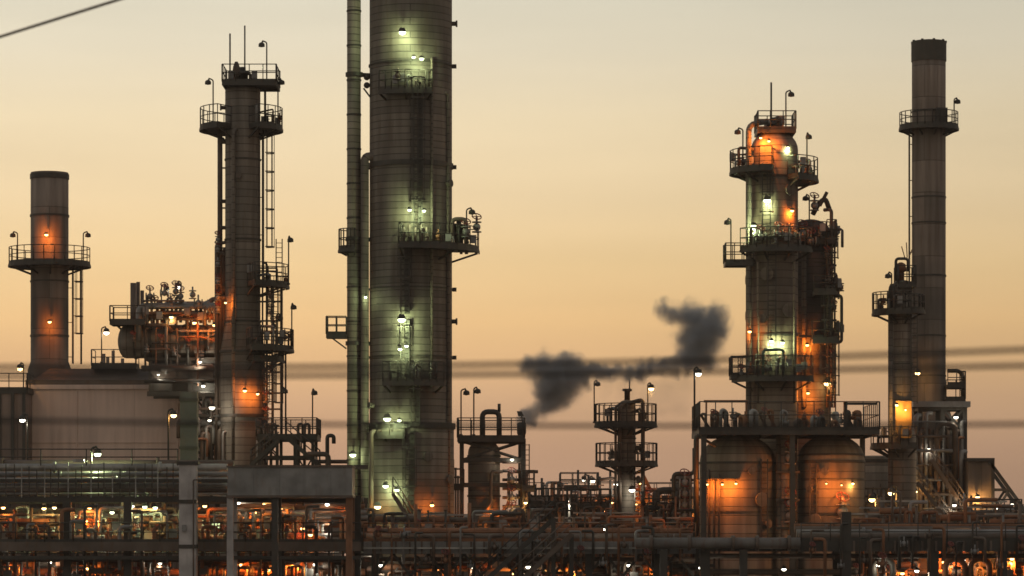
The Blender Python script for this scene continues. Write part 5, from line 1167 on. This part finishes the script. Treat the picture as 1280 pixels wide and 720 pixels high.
smoke('smoke', 222.5, [(730, 464, 10), (742, 464, 10), (756, 465, 10), (770, 466, 10), (785, 466, 11), (800, 463, 11), (815, 460, 11), (830, 458, 12), (845, 455, 13), (860, 448, 17), (872, 438, 20), (878, 424, 22), (866, 415, 18), (885, 410, 22), (893, 397, 15), (898, 412, 13), (868, 400, 18), (854, 396, 15), (842, 391, 11), (832, 387, 9), (823, 386, 6), (888, 452, 10)],
      3.3, 'dark grey smoke trailing right and billowing up left of the right twin columns')
smoke('smoke', 226, [(760, 480, 14), (785, 488, 16), (810, 492, 18), (835, 488, 20), (855, 480, 18), (850, 505, 14), (828, 512, 10)], .16, 'thin smoke veil hanging below the dark smoke trail', colr=.4)

# ================================================================== HAZE
hz = MB(); hz.box(-700, 700, -60, 700, -2.0, 58)
m, nt, out = new_mat('haze_air'); pv = N(nt, 'ShaderNodeVolumePrincipled'); pv.inputs['Color'].default_value = (.86, .76, .68, 1); pv.inputs['Density'].default_value = HAZE; pv.inputs['Anisotropy'].default_value = .3
nt.links.new(pv.outputs[0], out.inputs['Volume'])
if HAZE > 0: tag(hz.build('haze', m, None, (0, 320, 0)), 'thin brownish evening haze hanging over the whole plant', 'haze', kind='stuff')

# ================================================================== WORLD
def lin(c):
    f = lambda u: (u/255/12.92) if u/255 <= .04045 else ((u/255+.055)/1.055)**2.4
    return (f(c[0]), f(c[1]), f(c[2]), 1)
w = bpy.data.worlds.new('World'); sc.world = w; w.use_nodes = True
nt = w.node_tree; nt.nodes.clear()
out = N(nt, 'ShaderNodeOutputWorld'); bg = N(nt, 'ShaderNodeBackground')
tc = N(nt, 'ShaderNodeTexCoord'); sp = N(nt, 'ShaderNodeSeparateXYZ'); nt.links.new(tc.outputs['Generated'], sp.inputs[0])
def ramp(stops, z0, z1, src):
    mr = N(nt, 'ShaderNodeMapRange'); mr.inputs[1].default_value = z0; mr.inputs[2].default_value = z1
    nt.links.new(src, mr.inputs[0]); r = N(nt, 'ShaderNodeValToRGB'); cr = r.color_ramp
    while len(cr.elements) < len(stops): cr.elements.new(.5)
    for e, (z, c) in zip(cr.elements, stops): e.position = (z-z0)/(z1-z0)
    for e, (z, c) in zip(cr.elements, stops): e.color = lin(c)
    nt.links.new(mr.outputs[0], r.inputs[0]); return r.outputs[0]
SKY = [(670, (168, 136, 114)), (620, (178, 145, 120)), (560, (190, 154, 125)), (500, (209, 170, 132)), (450, (226, 184, 135)), (400, (238, 197, 141)), (330, (240, 207, 154)), (250, (240, 214, 170)), (150, (238, 219, 182)), (60, (230, 219, 193)), (0, (222, 215, 193)), (-250, (176, 180, 166)), (-1200, (110, 116, 122))]
glow = ramp([((HOR-p)*K/math.sqrt(1+((HOR-p)*K)**2), c) for p, c in SKY], 0, .46, sp.outputs[2])
back = ramp([(0, (172, 156, 138)), (.15, (186, 174, 156)), (.5, (174, 169, 160)), (1, (132, 137, 144))], 0, 1, sp.outputs[2])
dv = N(nt, 'ShaderNodeVectorMath', operation='DOT_PRODUCT'); dv.inputs[1].default_value = (-.10, .995, 0)
nt.links.new(tc.outputs['Generated'], dv.inputs[0])
fr = N(nt, 'ShaderNodeMapRange', interpolation_type='SMOOTHSTEP'); fr.inputs[1].default_value = -.1; fr.inputs[2].default_value = .88
nt.links.new(dv.outputs['Value'], fr.inputs[0])
mx = N(nt, 'ShaderNodeMix', data_type='RGBA'); nt.links.new(fr.outputs[0], mx.inputs[0]); nt.links.new(back, mx.inputs[6]); nt.links.new(glow, mx.inputs[7])
# the sky dims to the right of the place where the sun went down
az = N(nt, 'ShaderNodeMapRange', interpolation_type='SMOOTHSTEP'); az.inputs[1].default_value = -.10; az.inputs[2].default_value = .22; az.inputs[3].default_value = 1.06; az.inputs[4].default_value = .83
nt.links.new(sp.outputs[0], az.inputs[0])
cm = N(nt, 'ShaderNodeMapping'); cm.inputs['Scale'].default_value = (5, 5, 46); cm.inputs['Rotation'].default_value = (0, R(2.5), 0); nt.links.new(tc.outputs['Generated'], cm.inputs['Vector'])
cn = N(nt, 'ShaderNodeTexNoise'); cn.inputs['Scale'].default_value = 1.3; cn.inputs['Detail'].default_value = 5; nt.links.new(cm.outputs[0], cn.inputs['Vector'])
cr2 = N(nt, 'ShaderNodeMapRange'); cr2.inputs[1].default_value = .25; cr2.inputs[2].default_value = .75; cr2.inputs[3].default_value = .955; cr2.inputs[4].default_value = 1.045; nt.links.new(cn.outputs['Fac'], cr2.inputs[0])
cmu = N(nt, 'ShaderNodeMath', operation='MULTIPLY'); nt.links.new(az.outputs[0], cmu.inputs[0]); nt.links.new(cr2.outputs[0], cmu.inputs[1])
ms = N(nt, 'ShaderNodeVectorMath', operation='SCALE'); nt.links.new(mx.outputs[2], ms.inputs[0]); nt.links.new(cmu.outputs[0], ms.inputs['Scale'])
nis = N(nt, 'ShaderNodeTexSky'); nis.sky_type = 'NISHITA'; nis.sun_disc = False; nis.sun_elevation = R(.5); nis.sun_rotation = R(-6)
nsc = N(nt, 'ShaderNodeVectorMath', operation='SCALE'); nsc.inputs['Scale'].default_value = .003; nt.links.new(nis.outputs[0], nsc.inputs[0])
ad = N(nt, 'ShaderNodeVectorMath', operation='ADD'); nt.links.new(ms.outputs[0], ad.inputs[0]); nt.links.new(nsc.outputs[0], ad.inputs[1])
nt.links.new(ad.outputs[0], bg.inputs[0]); bg.inputs[1].default_value = 1.0
nt.links.new(bg.outputs[0], out.inputs[0])
sd = bpy.data.lights.new('sun', 'SUN'); sd.energy = .12; sd.angle = R(12); sd.color = (1, .72, .45)
so = bpy.data.objects.new('sun', sd); COL.objects.link(so)
so.rotation_euler = Vector((.10, -1, -.05)).to_track_quat('-Z', 'Y').to_euler(); so.location = (0, 0, 60)

# ================================================================== CAMERA
cd = bpy.data.cameras.new('camera'); cam = bpy.data.objects.new('camera', cd); COL.objects.link(cam)
cam.location = (0, 0, CAMZ); cam.rotation_euler = (R(90), 0, 0)
cd.sensor_width = 36; cd.lens = 36/(1280*K); cd.shift_y = (HOR-360)/1280; cd.clip_end = 9000; cd.clip_start = .5
cd.dof.use_dof = True; cd.dof.focus_distance = 205; cd.dof.aperture_fstop = cd.lens/1000/.092
sc.camera = cam
sc.view_settings.view_transform = 'Standard'; sc.view_settings.look = 'None'; sc.view_settings.gamma = 1; sc.view_settings.exposure = 0
sc.render.engine = 'CYCLES'; cy_ = sc.cycles
cy_.use_denoising = True; cy_.max_bounces = 5; cy_.diffuse_bounces = 2; cy_.glossy_bounces = 2; cy_.volume_bounces = 1; cy_.transparent_max_bounces = 4
cy_.caustics_reflective = False; cy_.caustics_refractive = False; cy_.sample_clamp_indirect = 4; cy_.filter_width = 1.6
cy_.volume_step_rate = 1.0; cy_.volume_max_steps = 128
